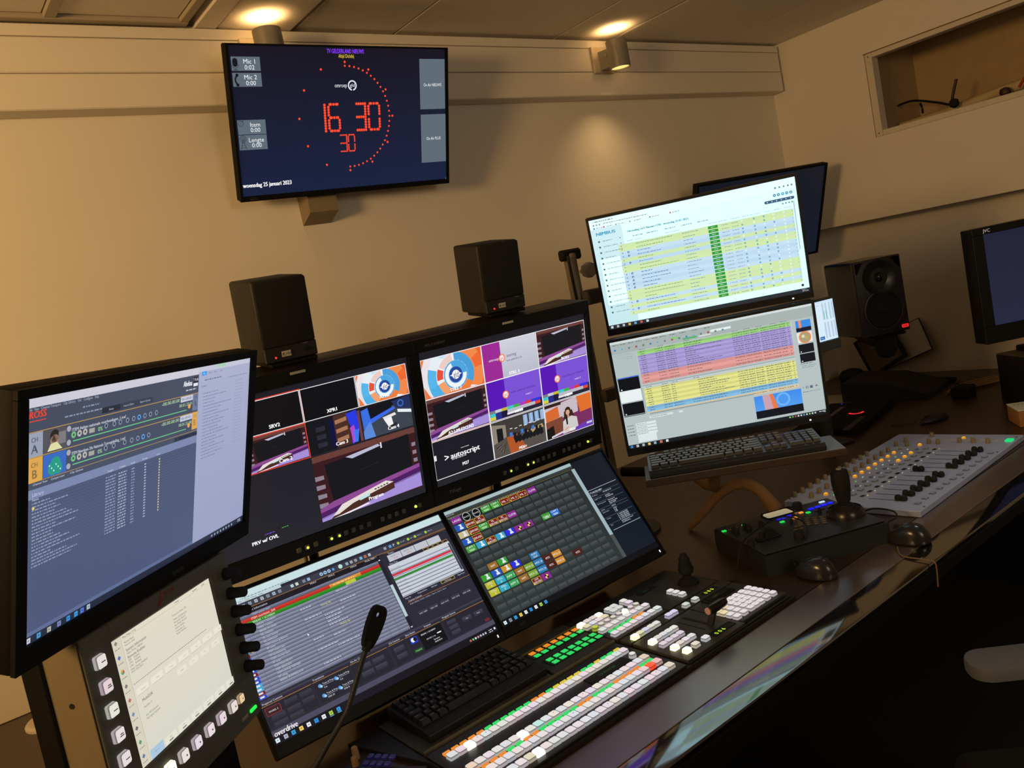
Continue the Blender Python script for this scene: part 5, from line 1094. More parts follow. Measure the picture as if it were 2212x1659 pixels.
def label(x, y, col, w_=.0140, d=.0098, z=.0142):
    global LB
    m = MB().box(-w_/2, w_/2, -d/2, d/2, 0, .0034 if w_ > .0136 else .0012)
    if LB is None: LB = {}
    if (w_, d) not in LB:
        me = bpy.data.meshes.new('lit_label'); me.from_pydata([tuple(v) for v in m.v], [], m.f); me.materials.append(glow('lit_label', 1.0, '#101010')); LB[(w_, d)] = me
    return link('lit_label', LB[(w_, d)], sw_, (x-SX, y-SY, z), lin(col))
OR, GR, YE = '#e8882a', '#2fd862', '#d8c23a'
for i, ch in enumerate('OOOOOGGGGGGOOGYYYYGGYGGY'): label(ROWX(i), 1.2445, {'O': OR, 'G': GR, 'Y': YE}[ch], z=.0143)
for i, ch in enumerate('OOOOGGOOGGGGGOOGGGOOOOGG'): label(ROWX(i), 1.1515, {'O': OR, 'G': GR}[ch], d=.0098, z=.0143)
BL_ = mat('label_window', '#0a0a0a', .4)
pl('label_window', .942, 1.100, 1.374, 1.4085, .016, .0166, BL_); pl('label_window', .946, 1.1035, 1.316, 1.352, .016, .0166, BL_)
for j, (y, c) in enumerate(((1.4005, OR), (1.3825, GR), (1.344, GR), (1.3248, GR))):
    for i in range(7): label(.9585+.0211*i+(.002 if j > 1 else 0), y, c, .0135, .0118, .0168)
# main readout and round key
pl('readout', .938, 1.046, 1.1855, 1.2175, .014, .0155, SLOT)
m = MB(); m.text('12:30:07:05', .010, (.990-SX, 1.2015-SY, .0157), uy=(0, 1, 0)); m.build('readout_digits', mat('dim_green_digits', '#2a7a2c', .5, noise=.03, emit=.22), sw_, False)
key(1.0590, 1.1965, KEYR, lin('#ece8e4'), .0142)
# aux block
for i in range(8): 
    key(1.1112+.01957*i, 1.297, KEYM, None, .0162); key(1.1095+.01975*i, 1.334, KEYM, lin('#e4e6e0') if i % 3 == 0 else None, .0162)
    key(1.1080+.0191*i, 1.3558, KEYR, lin('#c8d23a') if i == 0 else BR('#ffffd8') if i == 5 else lin(('#ead8d8', '#e6dccc')[i % 2]), .0162)
for i, ch in enumerate('GGGGOO'): label(1.1195+.0192*i, 1.3155, {'O': OR, 'G': GR}[ch], .0140, .0095, .0163)
for i, x in enumerate((1.1040, 1.1236, 1.1420, 1.1600)):
    key(x, 1.3788, KEYM, lin('#e8dcbc') if i in (0, 3) else None, .0162)
    key(x, 1.3985, KEYM, BR('#fff4c8') if i in (0, 3) else lin('#e6d8d2'), .0162)
for x, y in ((1.1930, 1.3825), (1.2112, 1.3825), (1.1930, 1.4000), (1.2112, 1.4000)): key(x, y, KEYM, lin('#dcdedc'), .0162)
key(1.2430, 1.3990, KEYM, None, .0162); key(1.2430, 1.3810, KEYM, None, .0162)
# joystick plate
for y in (1.3325, 1.3150, 1.2965): key(1.3355, y, KEYS, lin('#ece8e4'), .0162)
pl('readout', 1.292, 1.350, 1.389, 1.407, .016, .0172, SLOT)
m = MB(); m.text('DVE 1', .008, (1.318-SX, 1.398-SY, .0174), uy=(0, 1, 0)); m.build('readout_digits', MATS['dim_green_digits'], sw_, False)
m = MB().lathe([(.026, 0), (.026, .004), (.019, .010), (.010, .016), (.010, .022), (.017, .028), (.019, .036), (.016, .045), (.0165, .050), (.0135, .052), (.0135, .062), (.009, .068), (.008, .074), (.001, .075)], 28, (1.3995-SX, 1.332-SY, .016)); m.build('positioner_stick', RUBBER, sw_)
# transition block
for i in range(5): key(1.1195+.0171*i, 1.246, KEYS, BR('#fff8a0') if i == 0 else lin(('', '#e8e2b8', '#dcd8ec', '#e4e4d4', '#e6e6e0')[i]), .0162)
for x in (1.2330, 1.2500): key(x, 1.249, KEYS, lin('#dcd6f0'), .0162)
for i in range(5): key(1.1205+.0170*i, 1.1965, KEYS, BR('#ffe9b8') if i == 0 else lin('#e6dcd4') if i == 1 else None, .0162)
for i in range(4): key(1.1225+.0177*i, 1.168, KEYS, lin('#e4d4e0'), .0162)
for i in range(4): key(1.1235+.0176*i, 1.1385, KEYS, BR('#ffe9b8') if i == 0 else lin('#e8dcd4') if i == 1 else None, .0162)
key(1.1255, 1.1085, KEYS, BR('#fff0b8'), .0162); key(1.1528, 1.1085, KEYS, lin('#ece0cc'), .0162); key(1.1840, 1.1080, KEYS, lin('#e6e6e8'), .0162)
for x in (1.2921, 1.3249): key(x, 1.2495, KEYS, lin('#d8dcd4'), .0162)
for (x0, x1, y0, y1) in ((1.2395, 1.2475, 1.136, 1.2175), (1.2190, 1.2225, 1.139, 1.214)): pl('fader_slot', x0, x1, y0, y1, .016, .0164, SLOT, 0)
def digits(txt, x, y, h):
    m = MB(); m.text(txt, h, (x-SX, y-SY, .0168), uy=(0, 1, 0)); m.build('readout_digits', mat('lime_digits', '#c4f02c', .4, noise=.02, emit=1.1), sw_, False)
pl('readout', 1.358, 1.408, 1.249, 1.263, .016, .0165, SLOT); digits('0 8 0', 1.381, 1.2555, .0145)
pl('readout', 1.205, 1.272, 1.098, 1.118, .016, .0165, SLOT); digits('0 0 6', 1.228, 1.1065, .0145)
pl('readout_frame', 1.324, 1.412, 1.203, 1.234, .016, .0195, BLACK); pl('readout', 1.332, 1.406, 1.209, 1.229, .0195, .0199, mat('lcd_dark', '#0b1210', .25))
m = MB(); m.text('KEY 1', .009, (1.362-SX, 1.219-SY, .0201), uy=(0, 1, 0)); m.build('readout_digits', MATS['dim_green_digits'], sw_, False)
for i, x in enumerate((1.4230, 1.3992, 1.3770, 1.3590, 1.3408, 1.3165, 1.2935)):
    for j, y in enumerate((1.1755, 1.1597, 1.1442, 1.1277, 1.1105)):
        if i == 5 and j == 0 or i == 6 and j < 1: continue
        k = key(x, y, KEYS, lin('#f0dcb0') if (i, j) in ((5, 1), (6, 1), (6, 2)) else lin('#eae2e2'), .0162)
        if i in (1, 2, 3, 4): dot(k, .0087)
# crossfade lever: a bent arm out of the slot and a bar lying along x
lv = MB(); lv.prism([(1.136-SY, .016), (1.152-SY, .016), (1.131-SY, .057), (1.118-SY, .055)], 1.240-SX, 1.2465-SX, 'x'); lv.build('lever_arm', CHAR, sw_)
hb = MB().lathe([(.0078, -.028), (.0098, -.022), (.0106, -.006), (.0106, .010), (.0100, .021), (.0085, .026)], 20, (1.250-SX, 1.122-SY, .060), 'x'); hb.build('lever_handle', mat('handle_black', '#141210', .22), sw_)
MB().lathe([(.0075, 0), (.0078, .0025), (.0045, .003), (.0045, .0015)], 20, (1.2193-SX, 1.122-SY, .060), 'x').build('lever_cap', mat('copper_cap', '#c88a6a', .3, metal=.7), sw_)

# ------------------------------------------------------------------ keyboards
KB = mat('key_black', '#141415', .5, scale=200, bump=.05); KBB = mat('keyboard_case', '#101011', .5, scale=150, bump=.06)
_K = {}
def keycap(w_, d, h, leg, kb):
    q = (round(w_, 4), d, h, leg, kb.name)
    if q in _K: return _K[q]
    m = MB(); a, b = w_/2, d/2
    m.add([(-a, -b, 0), (a, -b, 0), (a, b, 0), (-a, b, 0), (-a+.0022, -b+.0016, h), (a-.0022, -b+.0016, h), (a-.0022, b-.0028, h), (-a+.0022, b-.0028, h)],
          [(4, 5, 6, 7), (0, 1, 5, 4), (1, 2, 6, 5), (2, 3, 7, 6), (3, 0, 4, 7)])
    if leg:
        m.m = 1; wd = tmesh(leg)[2]; sz = min(.0075 if len(leg) == 1 else .0042, (w_-.006)/max(wd, .01))
        m.text(leg, sz, (-a+.0042, b-.0068 if len(leg) > 1 else .0012, h+.0001), uy=(0, 1, 0), align='l')
    me = bpy.data.meshes.new('key'); me.from_pydata([tuple(v) for v in m.v], [], m.f); me.materials.append(kb); me.materials.append(KEYL)
    me.polygons.foreach_set('material_index', m.mi); me.update(); _K[q] = me; return me
def keyrow(t, x, y, z, items, pitch, d, h, kb, tz=0.0):
    for it in items:
        w_, leg = it if isinstance(it, tuple) else (1, it)
        if leg is not None: link('key', keycap(pitch*w_-.0012, d, h, leg, kb), t, (x+pitch*w_/2, y, z+tz*y))
        x += pitch*w_
kb1 = thing('compact_keyboard', 'compact black keyboard lying on the switcher before the left tilted monitor', 'keyboard', (.6305, 1.2995, -.7755), (1, .012, 0))
m = MB(); m.prism([(0, 0), (0, .012), (.008, .0165), (.150, .026), (.153, .024), (.153, 0)], 0, .287, 'x'); m.build('case', KBB, kb1)
MB().box(.002, .285, .001, .006, .0118, .0135, r=.0005).build('rail', mat('rail_grey', '#3c3a34', .4), kb1)
P_ = .0186
rowsK = ((.138, [(.9, 'Esc')]+[(.9, 'F%d' % i) for i in range(1, 13)]+[(.9, 'Num'), (.9, 'Prt'), (.9, 'Brk')]),
         (.1185, list('`1234567890-=')+[(1.4, 'Bksp'), 'Ins']), (.0990, [(1.4, 'Tab')]+list('QWERTYUIOP[]')+[(1, '\\'), 'Del']),
         (.0795, [(1.7, 'Caps')]+list("ASDFGHJKL;'")+[(1.7, 'Enter'), 'Home']), (.0600, [(1.2, 'Shift'), '<']+list('ZXCVBNM,./')+[(1.2, 'Shift'), 'Up', 'End']),
         (.0405, [(1.2, 'Ctrl'), (1, 'Win'), (1.2, 'Alt'), (5.9, ''), (1.1, 'AltGr'), (1, 'Fn'), (1, 'Ctrl'), '<', 'v', '>']))
for y, its in rowsK:
    n_ = sum(i[0] if isinstance(i, tuple) else 1 for i in its); keyrow(kb1, .0065, y, .0162, its, .274/n_, .0178, .0085, KB, .066)
# full size keyboard raised on a tray
tray = thing('keyboard_tray', 'raised tray on an arm holding the full size keyboard under the list monitors', 'tray', (1.483, 1.479, -.549), None, None, yaw=-45.9)
MB().box(-.01, .490, -.006, .150, -.010, 0, r=.002).build('board', mat('tray_top', '#7c8288', .5, noise=.05), tray)
MB().box(-.01, .490, -.012, -.0065, -.018, .0, r=.002).build('wooden_lath', mat('tray_wood', '#3d2c1e', .6, noise=.2, scale=20), tray)
MB().tube([loc(tray, 1.72, 1.46, -.566), loc(tray, 1.70, 1.60, -.60), loc(tray, 1.668, 1.768, -.60)], .014, 12).build('support_arm', MATTE, tray)
kb2 = thing('full_keyboard', 'full size black keyboard with number pad on the raised tray', 'keyboard', (1.487, 1.479, -.548), None, None, yaw=-45.9)
m = MB(); m.prism([(0, 0), (0, .012), (.006, .018), (.140, .028), (.150, .026), (.150, 0)], 0, .442, 'x'); m.build('case', mat('case_dark_grey', '#232426', .4, scale=150, bump=.05), kb2)
MB().box(0, .442, -.006, .0005, .0, .013, r=.002).build('lip', MATS['case_dark_grey'], kb2)
KG = mat('key_grey', '#4a4d4c', .38, scale=200)
for y, its in ((.131, [(1, 'Esc'), (1, None)]+['F1', 'F2', 'F3', 'F4', (.5, None), 'F5', 'F6', 'F7', 'F8', (.5, None), 'F9', 'F10', 'F11', 'F12', (.25, None), 'Prt', 'Scr', 'Brk', (.25, None), (1, None), (1, None), (1, None), (1, None)]),
               (.108, list('`1234567890-=')+[(2, 'Backspace'), (.25, None), 'Ins', 'Hm', 'PgU', (.25, None), 'Num', '/', '*', '-']),
               (.0885, [(1.5, 'Tab')]+list('QWERTYUIOP[]')+[(1.5, '\\'), (.25, None), 'Del', 'End', 'PgD', (.25, None)]+list('789')+['+']),
               (.069, [(1.75, 'Caps')]+list("ASDFGHJKL;'")+[(2.25, 'Enter'), (.25, None), (3, None), (.25, None)]+list('456')+['+']),
               (.0495, [(2.25, 'Shift')]+list('ZXCVBNM,./')+[(2.75, 'Shift'), (.25, None), (1, None), 'Up', (1, None), (.25, None)]+list('123')+['Ent']),
               (.030, [(1.25, 'Ctrl'), (1.25, 'Win'), (1.25, 'Alt'), (6.25, ''), (1.25, 'AltGr'), (1.25, 'Win'), (1.25, 'Menu'), (1.25, 'Ctrl'), (.25, None), '<', 'v', '>', (.25, None), (2, '0'), '.', 'Ent'])):
    keyrow(kb2, .006, y, .0172, its, .43/22.5, .0178, .0085, KG, .07)

# ------------------------------------------------------------------ audio mixer
MX0, MY0 = 2.008, 1.062; MW, MH = .752, .396
mx = thing('audio_mixer', 'pale grey audio mixer with glowing orange keys and twelve black faders', 'mixer', (MX0, MY0, -.79), (1, .036, 0))
MP = mat('mixer_plate', '#a4b0cc', .42, noise=.05, scale=30)
MB().box(0, MW, 0, MH, .0005, .018, r=.002).build('plate', MP, mx)
def ml(x, y): 
    p = loc(mx, x, y, -.772); return p.x, p.y
FX = [2.0745+.0437*i for i in range(12)]
KN = mat('tan_knob', '#8a7a58', .5, noise=.08)
def mshare(key_, fn, mats):
    if key_ not in _K:
        m = fn(); me = bpy.data.meshes.new(key_); me.from_pydata([tuple(v) for v in m.v], [], m.f)
        for q in mats: me.materials.append(q)
        me.polygons.foreach_set('material_index', m.mi); me.update(); me.shade_smooth(); me.set_sharp_from_angle(angle=radians(35)); _K[key_] = me
    return _K[key_]
knob_me = mshare('mix_knob', lambda: MB().lathe([(.0070, 0), (.0066, .012), (.0056, .0155), (.0003, .016)], 14), [KN])
def at(nm, me, x, y, z=.0182, col=None, parent=mx):
    px, py = ml(x, y); return link(nm, me, parent, (px, py, z), col)
def fcap():
    m = MB(); m.box(-.0055, .0055, -.0165, .0165, .002, .010, r=.002); 
    for sgn in (-1, 1): m.lathe([(.0078, .002), (.0085, .010), (.006, .0155), (.0005, .017)], 12, (0, sgn*.0085, 0))
    return m
fader_me = mshare('fader_knob', fcap, [RUBBER])
slot_me = mshare('fader_slot', lambda: MB().box(-.0012, .0012, -.046, .046, 0, .0004), [SLOT])
olit = cap_mesh(.0125, .0105, .0060, .0016, 'orange_key'); bkey = cap_mesh(.0165, .0155, .0050, .002, 'clear_key'); wkey = cap_mesh(.0185, .0150, .0055, .0022, 'grey_key')
led_me = mshare('small_led', lambda: MB().box(-.0030, .0030, -.0014, .0014, 0, .0008), [glow('led_glow', 1.0)])
disp_me = mshare('name_strip', lambda: MB().box(-.0085, .0085, -.0055, .0055, 0, .0006), [mat('dark_window', '#1b1e20', .3)])
ORG = lin('#f5a01c')
for i, x in enumerate(FX):
    y0 = .0016*i
    if i < 11: at('knob', knob_me, x-.039+.0, 1.447+y0*.6)
    at('knob', knob_me, x-.032, 1.396+y0*.8)
    lit = i not in (1, 2, 3, 11)
    at('lit_key', olit, x+.0, 1.369+y0, col=tuple(1.5*q for q in ORG) if lit else lin('#5c4c30'))
    at('lit_key', olit, x+.004, 1.3215+y0*.6, col=tuple(1.5*q for q in ORG) if i in (8, 9, 10) else lin('#46464a'))
    at('grey_key', wkey, x+.016, 1.292+y0, col=lin('#54504c'))
    at('small_led', led_me, x+.004, 1.346+y0, col=lin(('#4ad060', '#8fd8d0', '#b0b8a0')[i % 3])); at('small_led', led_me, x+.010, 1.312+y0, col=lin('#9aa0a8'))
    at('name_strip', disp_me, x+.014, 1.263+y0); at('name_print', led_me, x+.022, 1.252+y0, col=lin('#b8b070'))
    at('fader_slot', slot_me, x, 1.190+y0)
    at('fader_knob', fader_me, x+.002 if i != 5 else x+.004, 1.145 if i != 6 else 1.222, col=None)
    at('clear_key', bkey, x-.012, 1.0935+y0*.5, col=lin('#55575a'))
for i, (x, y) in enumerate(((2.595, 1.419), (2.646, 1.411), (2.598, 1.384), (2.716, 1.356), (2.634, 1.328), (2.634, 1.299), (2.653, 1.239), (2.656, 1.198), (2.653, 1.153))): at('knob', knob_me, x, y)
for x, y in ((2.609, 1.347), (2.701, 1.247)): at('lit_key', olit, x, y, col=tuple(1.5*q for q in ORG))
at('lit_key', mshare('green_key', lambda: MB().box(-.012, .012, -.010, .010, 0, .006, r=.0015), [glow('green_key_glow', 1.0)]), 2.684, 1.103, col=lin('#18d878'))
PALE = mat('pale_line', '#b8bcc0', .5)
for x0, x1, y0, y1 in ((2.690, 2.692, 1.12, 1.36), (2.672, 2.674, 1.13, 1.34), (2.60, 2.64, 1.270, 1.272), (2.57, 2.572, 1.24, 1.42)):
    a = ml(x0, y0); b = ml(x1, y1); MB().box(a[0], b[0], a[1], b[1], .0182, .0186).build('panel_line', PALE, mx)
for x, y in ((2.015, 1.452), (2.045, 1.0685), (2.30, 1.079), (2.56, 1.090), (2.73, 1.10)): at('plate_screw', mshare('plate_screw', lambda: MB().lathe([(.003, 0), (.003, .0008)], 8), [CHAR]), x, y)

# ------------------------------------------------------------------ camera joystick controller
cc = thing('camera_controller', 'black camera controller with joystick, pale display and coloured lit keys', 'controller', (1.530, 1.200, -.79), None, None, yaw=-26.5)
CB = mat('controller_body', '#1e2123', .5, scale=150, bump=.06)
m = MB(); m.prism([(0, 0), (0, .050), (.012, .052), (.262, .056), (.272, .050), (.278, .008), (.27, 0)], 0, .336, 'x'); m.build('body', CB, cc)
MB().box(.004, .332, .006, .262, .0535, .0565, r=.0008).build('cover_plate', mat('controller_top', '#2c3133', .45, scale=100, bump=.03), cc)
def cl(x, y): p = loc(cc, x, y, -.735); return p.x, p.y
def cb(nm, x, y, w_, d, h, m, col=None, z=.0565):
    a, b = cl(x, y); o = MB().box(-w_/2, w_/2, -d/2, d/2, 0, h, r=min(w_, d)*.12).build(nm, m, cc); o.location = (a, b, z)
    if col: o.color = (*lin(col), 1)
    return o
KGL = glow('controller_key_glow', 1.0)
cb('display', 1.789, 1.334, .072, .040, .0012, mat('pale_display', '#b3a888', .5, noise=.03, emit=.55))
cb('display_rim', 1.789, 1.334, .082, .048, .0008, GLOSS)
for x, y in ((1.852, 1.274), (1.871, 1.266), (1.890, 1.259), (1.909, 1.252)): cb('lit_key', x, y, .0165, .011, .003, KGL, '#1418f0')
cb('lit_key', 1.910, 1.277, .016, .008, .003, KGL, '#bfe0f8'); cb('lit_key', 1.930, 1.238, .010, .010, .003, KGL, '#f0923a')
for x, y, c in ((1.770, 1.303, '#2a28d0'), (1.786, 1.298, '#1a18d8'), (1.755, 1.308, '#2018b0'), (1.818, 1.283, '#f09a3c'), (1.824, 1.265, '#20d84a'), (1.778, 1.276, '#f08c2c'), (1.741, 1.289, '#20d84a'), (1.690, 1.372, '#20d84a'), (1.634, 1.395, '#20d84a'), (1.812, 1.291, '#6a4a34'), (1.823, 1.310, '#4a4038')): cb('lit_key', x, y, .0125, .0095, .003, KGL, c)
GK = mat('controller_grey_key', '#6a6350', .55)
a0 = Vector(cl(1.760, 1.262))
for i in range(4):
    for j in range(4):
        if i+j < 7: 
            o = MB().box(-.0062, .0062, -.0046, .0046, 0, .003, r=.0012).build('grey_key', GK, cc); o.location = (a0.x+.0165*(i-j*.42)+.012, a0.y-.0095*i-.0145*j+.004, .0565)
for x, y in ((1.722, 1.235), (1.714, 1.216), (1.700, 1.222), (1.648, 1.385), (1.665, 1.379), (1.684, 1.364), (1.800, 1.300), (1.842, 1.252), (1.862, 1.246), (1.880, 1.236)): cb('grey_key', x, y, .011, .008, .0028, GK if y > 1.3 or y < 1.24 else mat('dim_key', '#4a3c38', .5))
def knobc(x, y, r, h): 
    a, b = cl(x, y); MB().lathe([(r, 0), (r*.96, h*.85), (r*.8, h), (.0003, h)], 16, (a, b, .0565)).build('knob', RUBBER, cc)
knobc(1.652, 1.182, .0125, .020); knobc(1.668, 1.352, .007, .014); knobc(1.662, 1.335, .007, .014); knobc(1.638, 1.365, .007, .013); knobc(1.628, 1.350, .007, .012); knobc(1.700, 1.326, .007, .013); knobc(1.572, 1.265, .0085, .014); knobc(1.742, 1.262, .004, .010); knobc(1.845, 1.310, .013, .018); knobc(1.832, 1.236, .005, .014)
a, b = cl(1.632, 1.255); MB().box(a-.035, a+.03, b-.012, b+.012, .0565, .062, r=.003).build('rocker_bed', BLACK, cc); MB().prism([(a-.014, .062), (a+.018, .062), (a+.014, .078), (a-.002, .082)], b-.009, b+.009, 'y').build('zoom_rocker', RUBBER, cc); knobc(1.612, 1.262, .006, .020)
a, b = cl(1.837, 1.165)
MB().lathe([(.047, 0), (.046, .012), (.040, .020), (.0395, .0165), (.034, .0145)], 40, (a, b, .0565), caps=False).build('stick_collar', mat('collar_black', '#1c1917', .28), cc)
MB().lathe([(.035, .012), (.032, .019), (.027, .018), (.026, .025), (.020, .024), (.0185, .031), (.011, .032), (.009, .037)], 32, (a, b, .0565)).build('stick_boot', RUBBER, cc)
MB().lathe([(.009, .034), (.0165, .038), (.0195, .055), (.0225, .078), (.0230, .095), (.0215, .112), (.0195, .119), (.008, .121)], 28, (a, b, .0565)).build('stick_grip', RUBBER, cc)
MB().lathe([(.0065, 0), (.0065, .003), (.0003, .0034)], 16, (a, b, .0565+.1205)).build('stick_button', mat('pale_button', '#9a9a98', .4), cc)

# ------------------------------------------------------------------ mice and their cables
def mouse(x, y, yaw, lab, m, L_=.098, W_=.066, H_=.047):
    t = thing('computer_mouse', lab, 'mouse', (x, y, -.79), None, None, yaw=yaw)
    b = bmesh.new(); bmesh.ops.create_uvsphere(b, u_segments=28, v_segments=14, radius=1)
    for v in b.verts:
        c = v.co; z = max(c.z, -.12); k = 1-.16*max(0, c.y)+.04*max(0, -c.y)
        v.co = Vector((c.x*W_/2*k*(1-.12*(1-abs(c.y))*(1 if abs(c.z) < .5 else 0)), c.y*L_/2, .004+(z*(1-.22*c.y)+.12)*H_*.86))
    MB().bm(b).build('shell', m, t)
    MB().box(-.0008, .0008, .010, L_*.42, H_*.86, H_*.90).build('button_split', SLOT, t) if False else None
    MB().lathe([(.001, -.003), (.0075, -.0026), (.0085, 0), (.0075, .0026), (.001, .003)], 18, (0, L_*.26, H_*.80), 'x').build('wheel', RUBBER, t)
    return t
MS = mat('mouse_shell', '#26282a', .22, scale=60, noise=.05)
mouse(1.578, 1.100, 12, 'black mouse on the wooden desk in front of the camera controller', MS)
mouse(1.842, 1.010, 10, 'black mouse near the desk edge right of the camera controller', MS)
mouse(2.992, 1.478, 70, 'flat black mouse on the far desk before the black case', mat('mouse_dark', '#0c0d10', .5, scale=60), .125, .062, .026)
cable('mouse_cable', [(1.588, 1.158, -.775), (1.604, 1.175, -.755), (1.66, 1.168, -.728), (1.712, 1.200, -.720), (1.735, 1.245, -.715), (1.728, 1.285, -.715), (1.690, 1.300, -.720), (1.625, 1.296, -.722), (1.555, 1.280, -.725), (1.512, 1.268, -.76), (1.48, 1.262, -.787), (1.46, 1.30, -.787)], .0019, CABLE, 'thin cable looping from the nearer mouse across the camera controller')
cable('mouse_cable', [(1.850, 1.068, -.775), (1.866, 1.082, -.76), (1.912, 1.075, -.757), (1.955, 1.105, -.757), (1.968, 1.165, -.760), (1.955, 1.21, -.775), (1.90, 1.29, -.785)], .0024, CABLE, 'cable arching from the edge mouse behind the camera controller')
cable('mouse_cable', [(2.955, 1.525, -.785), (2.925, 1.56, -.786), (2.915, 1.585, -.786), (2.91, 1.60, -.786)], .0018, CABLE, 'thin cable of the flat far mouse running to the console')
cable('edge_cable', [(1.800, 1.020, -.787), (1.752, .985, -.787), (1.742, .930, -.7845), (1.738, .905, -.785), (1.734, .899, -.80), (1.730, .90, -.84)], .0016, mat('tan_wire', '#8a6a3c', .4), 'thin tan wire hanging over the front edge of the desk')

# ------------------------------------------------------------------ fabric cable sleeves
SLV = mat('tan_fabric_sleeve', '#8c6840', .9, noise=.25, scale=30, stretch=(14, 14, 1), bump=.25)
P = [(1.734, 1.609, -.786), (1.750, 1.584, -.760), (1.766, 1.559, -.733), (1.779, 1.537, -.706), (1.792, 1.516, -.686), (1.810, 1.488, -.669), (1.826, 1.463, -.665), (1.839, 1.441, -.674), (1.850, 1.424, -.693), (1.857, 1.412, -.715), (1.863, 1.402, -.738), (1.867, 1.396, -.750)]
hs = thing('cable_sleeve', 'tan ribbed fabric sleeve arching from the desk behind the camera controller', 'cable sleeve', (1.734, 1.609, -.79))
R_ = [.007, .010, .012, .0135, .0145, .015, .0155, .016, .017, .0185, .020, .021]
MB().tube([loc(hs, *p) for p in P], R_, 16, False).build('sleeve', SLV, hs)
MB().tube([loc(hs, 1.860, 1.407, -.73), loc(hs, 1.867, 1.396, -.752), loc(hs, 1.873, 1.386, -.770), loc(hs, 1.876, 1.383, -.7835)], .013, 14).build('inner_tube', mat('inner_tube', '#6a5030', .8), hs)
h2 = thing('cable_sleeve', 'short tan fabric sleeve hanging in a loop under the keyboard tray', 'cable sleeve', (1.76, 1.51, -.79))
MB().tube([loc(h2, *p) for p in ((1.745, 1.495, -.585), (1.742, 1.492, -.60), (1.750, 1.495, -.63), (1.772, 1.520, -.66), (1.80, 1.57, -.67), (1.82, 1.62, -.66))], [.016, .018, .018, .017, .015, .012], 14, False).build('sleeve', SLV, h2)
MB().tube([loc(h2, *p) for p in ((1.744, 1.493, -.588), (1.750, 1.495, -.63), (1.762, 1.505, -.655))], .007, 10).build('red_core', mat('red_core', '#5a2414', .6), h2)

# ------------------------------------------------------------------ intercom and gooseneck microphone
ic = thing('intercom_panel', 'dark intercom panel with small blue keys at the bottom edge', 'intercom', (.36, 1.30, -.79), None, None, yaw=-54)
m = MB(); m.prism([(-.10, .0005), (-.10, .030), (.085, .052), (.10, .048), (.104, .0005)], -.03, .205, 'x'); m.build('body', mat('intercom_grey', '#242421', .5, scale=100, bump=.05), ic)
TI = lambda y: .030+(y+.10)*.119
def il(x, y): p = loc(ic, x, y, -.745); return p.x, p.y
BK = mat('dark_blue_key', '#23246e', .4, noise=.05, emit=.12)
a0 = Vector(il(.4975+.0115, 1.2872)); d_ = (Vector(il(.5316, 1.2527))-Vector(il(.5098, 1.2884)))/3
for i in range(4):
    for j in range(4):
        p = Vector(il(.5105, 1.2895))+d_*i+Vector((-.0015*j, -.0165*j)); MB().box(p.x-.0052, p.x+.0052, p.y-.0055, p.y+.0055, TI(p.y)-.001, TI(p.y)+.0055, r=.0015).build('blue_key', BK, ic)
p = Vector(il(.494, 1.313)); MB().lathe([(.0062, 0), (.0058, .020), (.0045, .022), (.0003, .022)], 16, (p.x, p.y, TI(p.y)-.001)).build('tan_knob', mat('tan_knob2', '#a07c50', .5), ic)
p = Vector(il(.484, 1.298)); MB().lathe([(.0062, 0), (.0058, .014), (.0045, .016), (.0003, .016)], 16, (p.x, p.y, TI(p.y)-.001)).build('tan_knob', MATS['tan_knob2'], ic)
gm = thing('gooseneck_microphone', 'black gooseneck microphone rising in front of the left tilted monitor', 'microphone', (.335, 1.25, -.735))
GN = [(.335, 1.25, -.735), (.372, 1.25, -.703), (.400, 1.25, -.678), (.431, 1.25, -.652), (.453, 1.25, -.635), (.473, 1.25, -.618), (.490, 1.25, -.594), (.504, 1.25, -.572), (.522, 1.25, -.545), (.534, 1.25, -.528)]
MB().tube([loc(gm, *q) for q in GN], .0046, 12).build('gooseneck', mat('gooseneck_ribbed', '#1a1a19', .45, scale=500, bump=.4), gm)
# head: flat tapered capsule with a round hole through its tip
hd = bmesh.new()
A = Vector((.531, 1.25, -.532)); B = Vector((.573, 1.25, -.4755)); ax = (B-A).normalized(); sd = Vector((ax.z, 0, -ax.x)); LEN = (B-A).length
out = []
for t_, w__ in ((0, .0085), (.10, .0120), (.20, .0140), (.35, .0158), (.55, .0172), (.72, .0172), (.86, .0160), (.95, .0125), (1.0, .006)): out.append((t_, w__))
ringp = [(t_, w__) for t_, w__ in out] + [(t_, -w__) for t_, w__ in out[::-1]]
hc, hr, nh = .78, .0052, 12
for sgn, dy in ((-1, -.0055), (1, .0055)):
    pass
vo = []
def hv(t_, w__, y): return A+ax*(t_*LEN)+sd*w__+Vector((0, y, 0))
n_ = len(ringp); NH = n_
hole = [(hc*LEN+hr*1.0*cos(2*pi*(k+.5)/NH), hr*sin(2*pi*(k+.5)/NH)) for k in range(NH)]
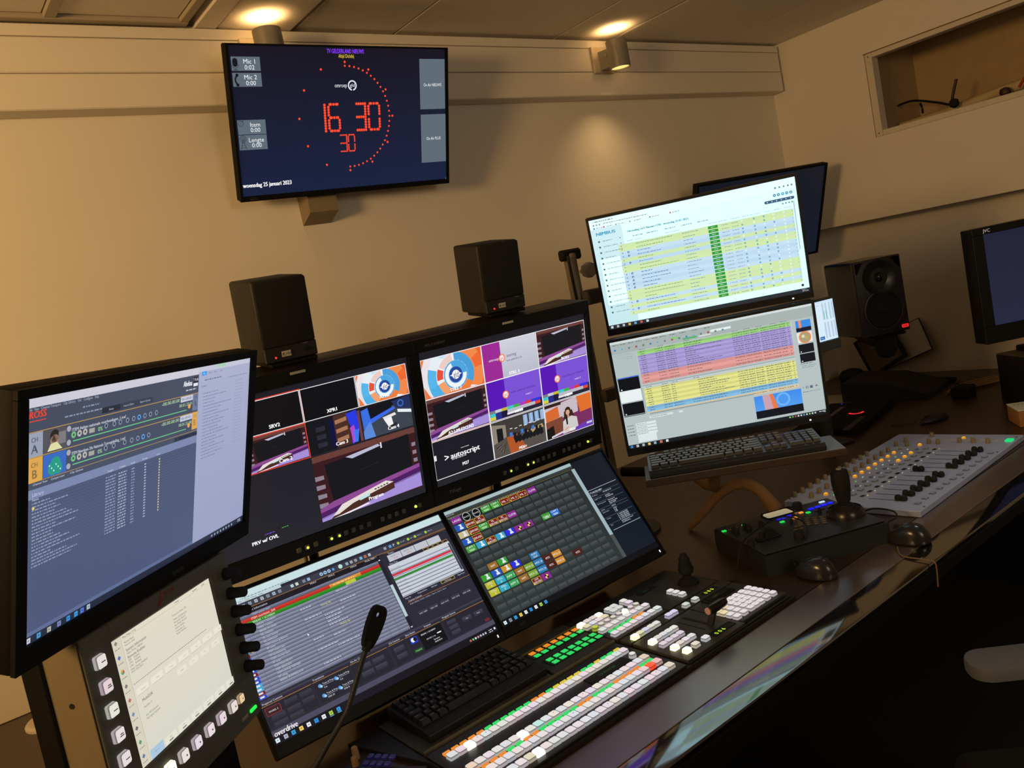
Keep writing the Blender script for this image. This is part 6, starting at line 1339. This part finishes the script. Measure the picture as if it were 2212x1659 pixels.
# match every outline point to the hole point at the nearest bearing
def bear(t_, w__): return atan2(w__, t_*LEN-hc*LEN)
order = sorted(range(n_), key=lambda i: bear(*ringp[i]))
ho = sorted(hole, key=lambda q: atan2(q[1], q[0]-hc*LEN))
vs = []; fs = []
for y in (-.0058, .0058):
    for q in order: vs.append(hv(ringp[q][0], ringp[q][1]*.86, y))
    for q in ho: vs.append(A+ax*q[0]+sd*q[1]+Vector((0, y*.9, 0)))
for q in order: vs.append(hv(ringp[q][0], ringp[q][1], 0))
N = n_
for k in range(N):
    k2 = (k+1) % N
    fs += [(k, k2, N+k2, N+k), (2*N+k2, 2*N+k, 3*N+k, 3*N+k2), (N+k, N+k2, 3*N+k2, 3*N+k), (4*N+k, 4*N+k2, k2, k), (2*N+k, 2*N+k2, 4*N+k2, 4*N+k)]
MB().add([loc(gm, *v) for v in vs], fs).build('head', mat('mic_foam', '#0a0a0a', .95, scale=600, bump=.5), gm)
MB().tube([loc(gm, .528, 1.25, -.537), loc(gm, .538, 1.25, -.523)], .0075, 14).build('head_collar', RUBBER, gm)
MB().lathe([(.022, -.006), (.022, .010), (.010, .016)], 20, (0, 0, 0)).build('socket', BLACK, gm)

# ------------------------------------------------------------------ chair, only its arm pad in view
ch = thing('desk_chair', 'dark office chair with a grey arm pad at the lower right', 'chair', (1.585, .570, -1.53), None, None, yaw=-47)
ap = bmesh.new(); bmesh.ops.create_cube(ap, size=1)
for v in ap.verts: v.co = Vector((v.co.x*.30-.045, v.co.y*.088+.035, v.co.z*.026))
bmesh.ops.bevel(ap, geom=[e for e in ap.edges if abs(e.verts[0].co.z-e.verts[1].co.z) > .01], offset=.036, segments=6, profile=.5, affect='EDGES')
bmesh.ops.bevel(ap, geom=[e for e in ap.edges if abs(e.verts[0].co.z-e.verts[1].co.z) < 1e-4 and e.verts[0].co.z > 0], offset=.006, segments=2, profile=.5, affect='EDGES')
o = MB().bm(ap).build('arm_pad', mat('grey_arm_pad', '#666b70', .6, scale=200, bump=.1), ch); o.location = (0, 0, .657)
MB().box(-.06, .0, .02, .05, .36, .644, r=.008).build('arm_post', MATTE, ch)
MB().box(-.26, .24, -.50, .0, .44, .52, r=.03, seg=3).build('seat', mat('chair_fabric', '#090807', .95, scale=200, bump=.2), ch)
MB().box(-.06, .06, .0, .06, .36, .44, r=.006).build('arm_bracket', MATTE, ch)
MB().tube([(-.01, -.25, .08), (-.01, -.25, .44)], .03, 16).build('gas_post', CHAR, ch)
for k in range(5):
    a = 2*pi*k/5; MB().tube([(-.01, -.25, .10), (-.01+.30*cos(a), -.25+.30*sin(a), .065)], [.024, .016], 10).build('foot_arm', MATTE, ch)
    MB().lathe([(.001, -.012), (.028, -.012), (.028, .012), (.001, .012)], 14, (-.01+.30*cos(a), -.25+.30*sin(a), .029), 'x').build('castor', RUBBER, ch)
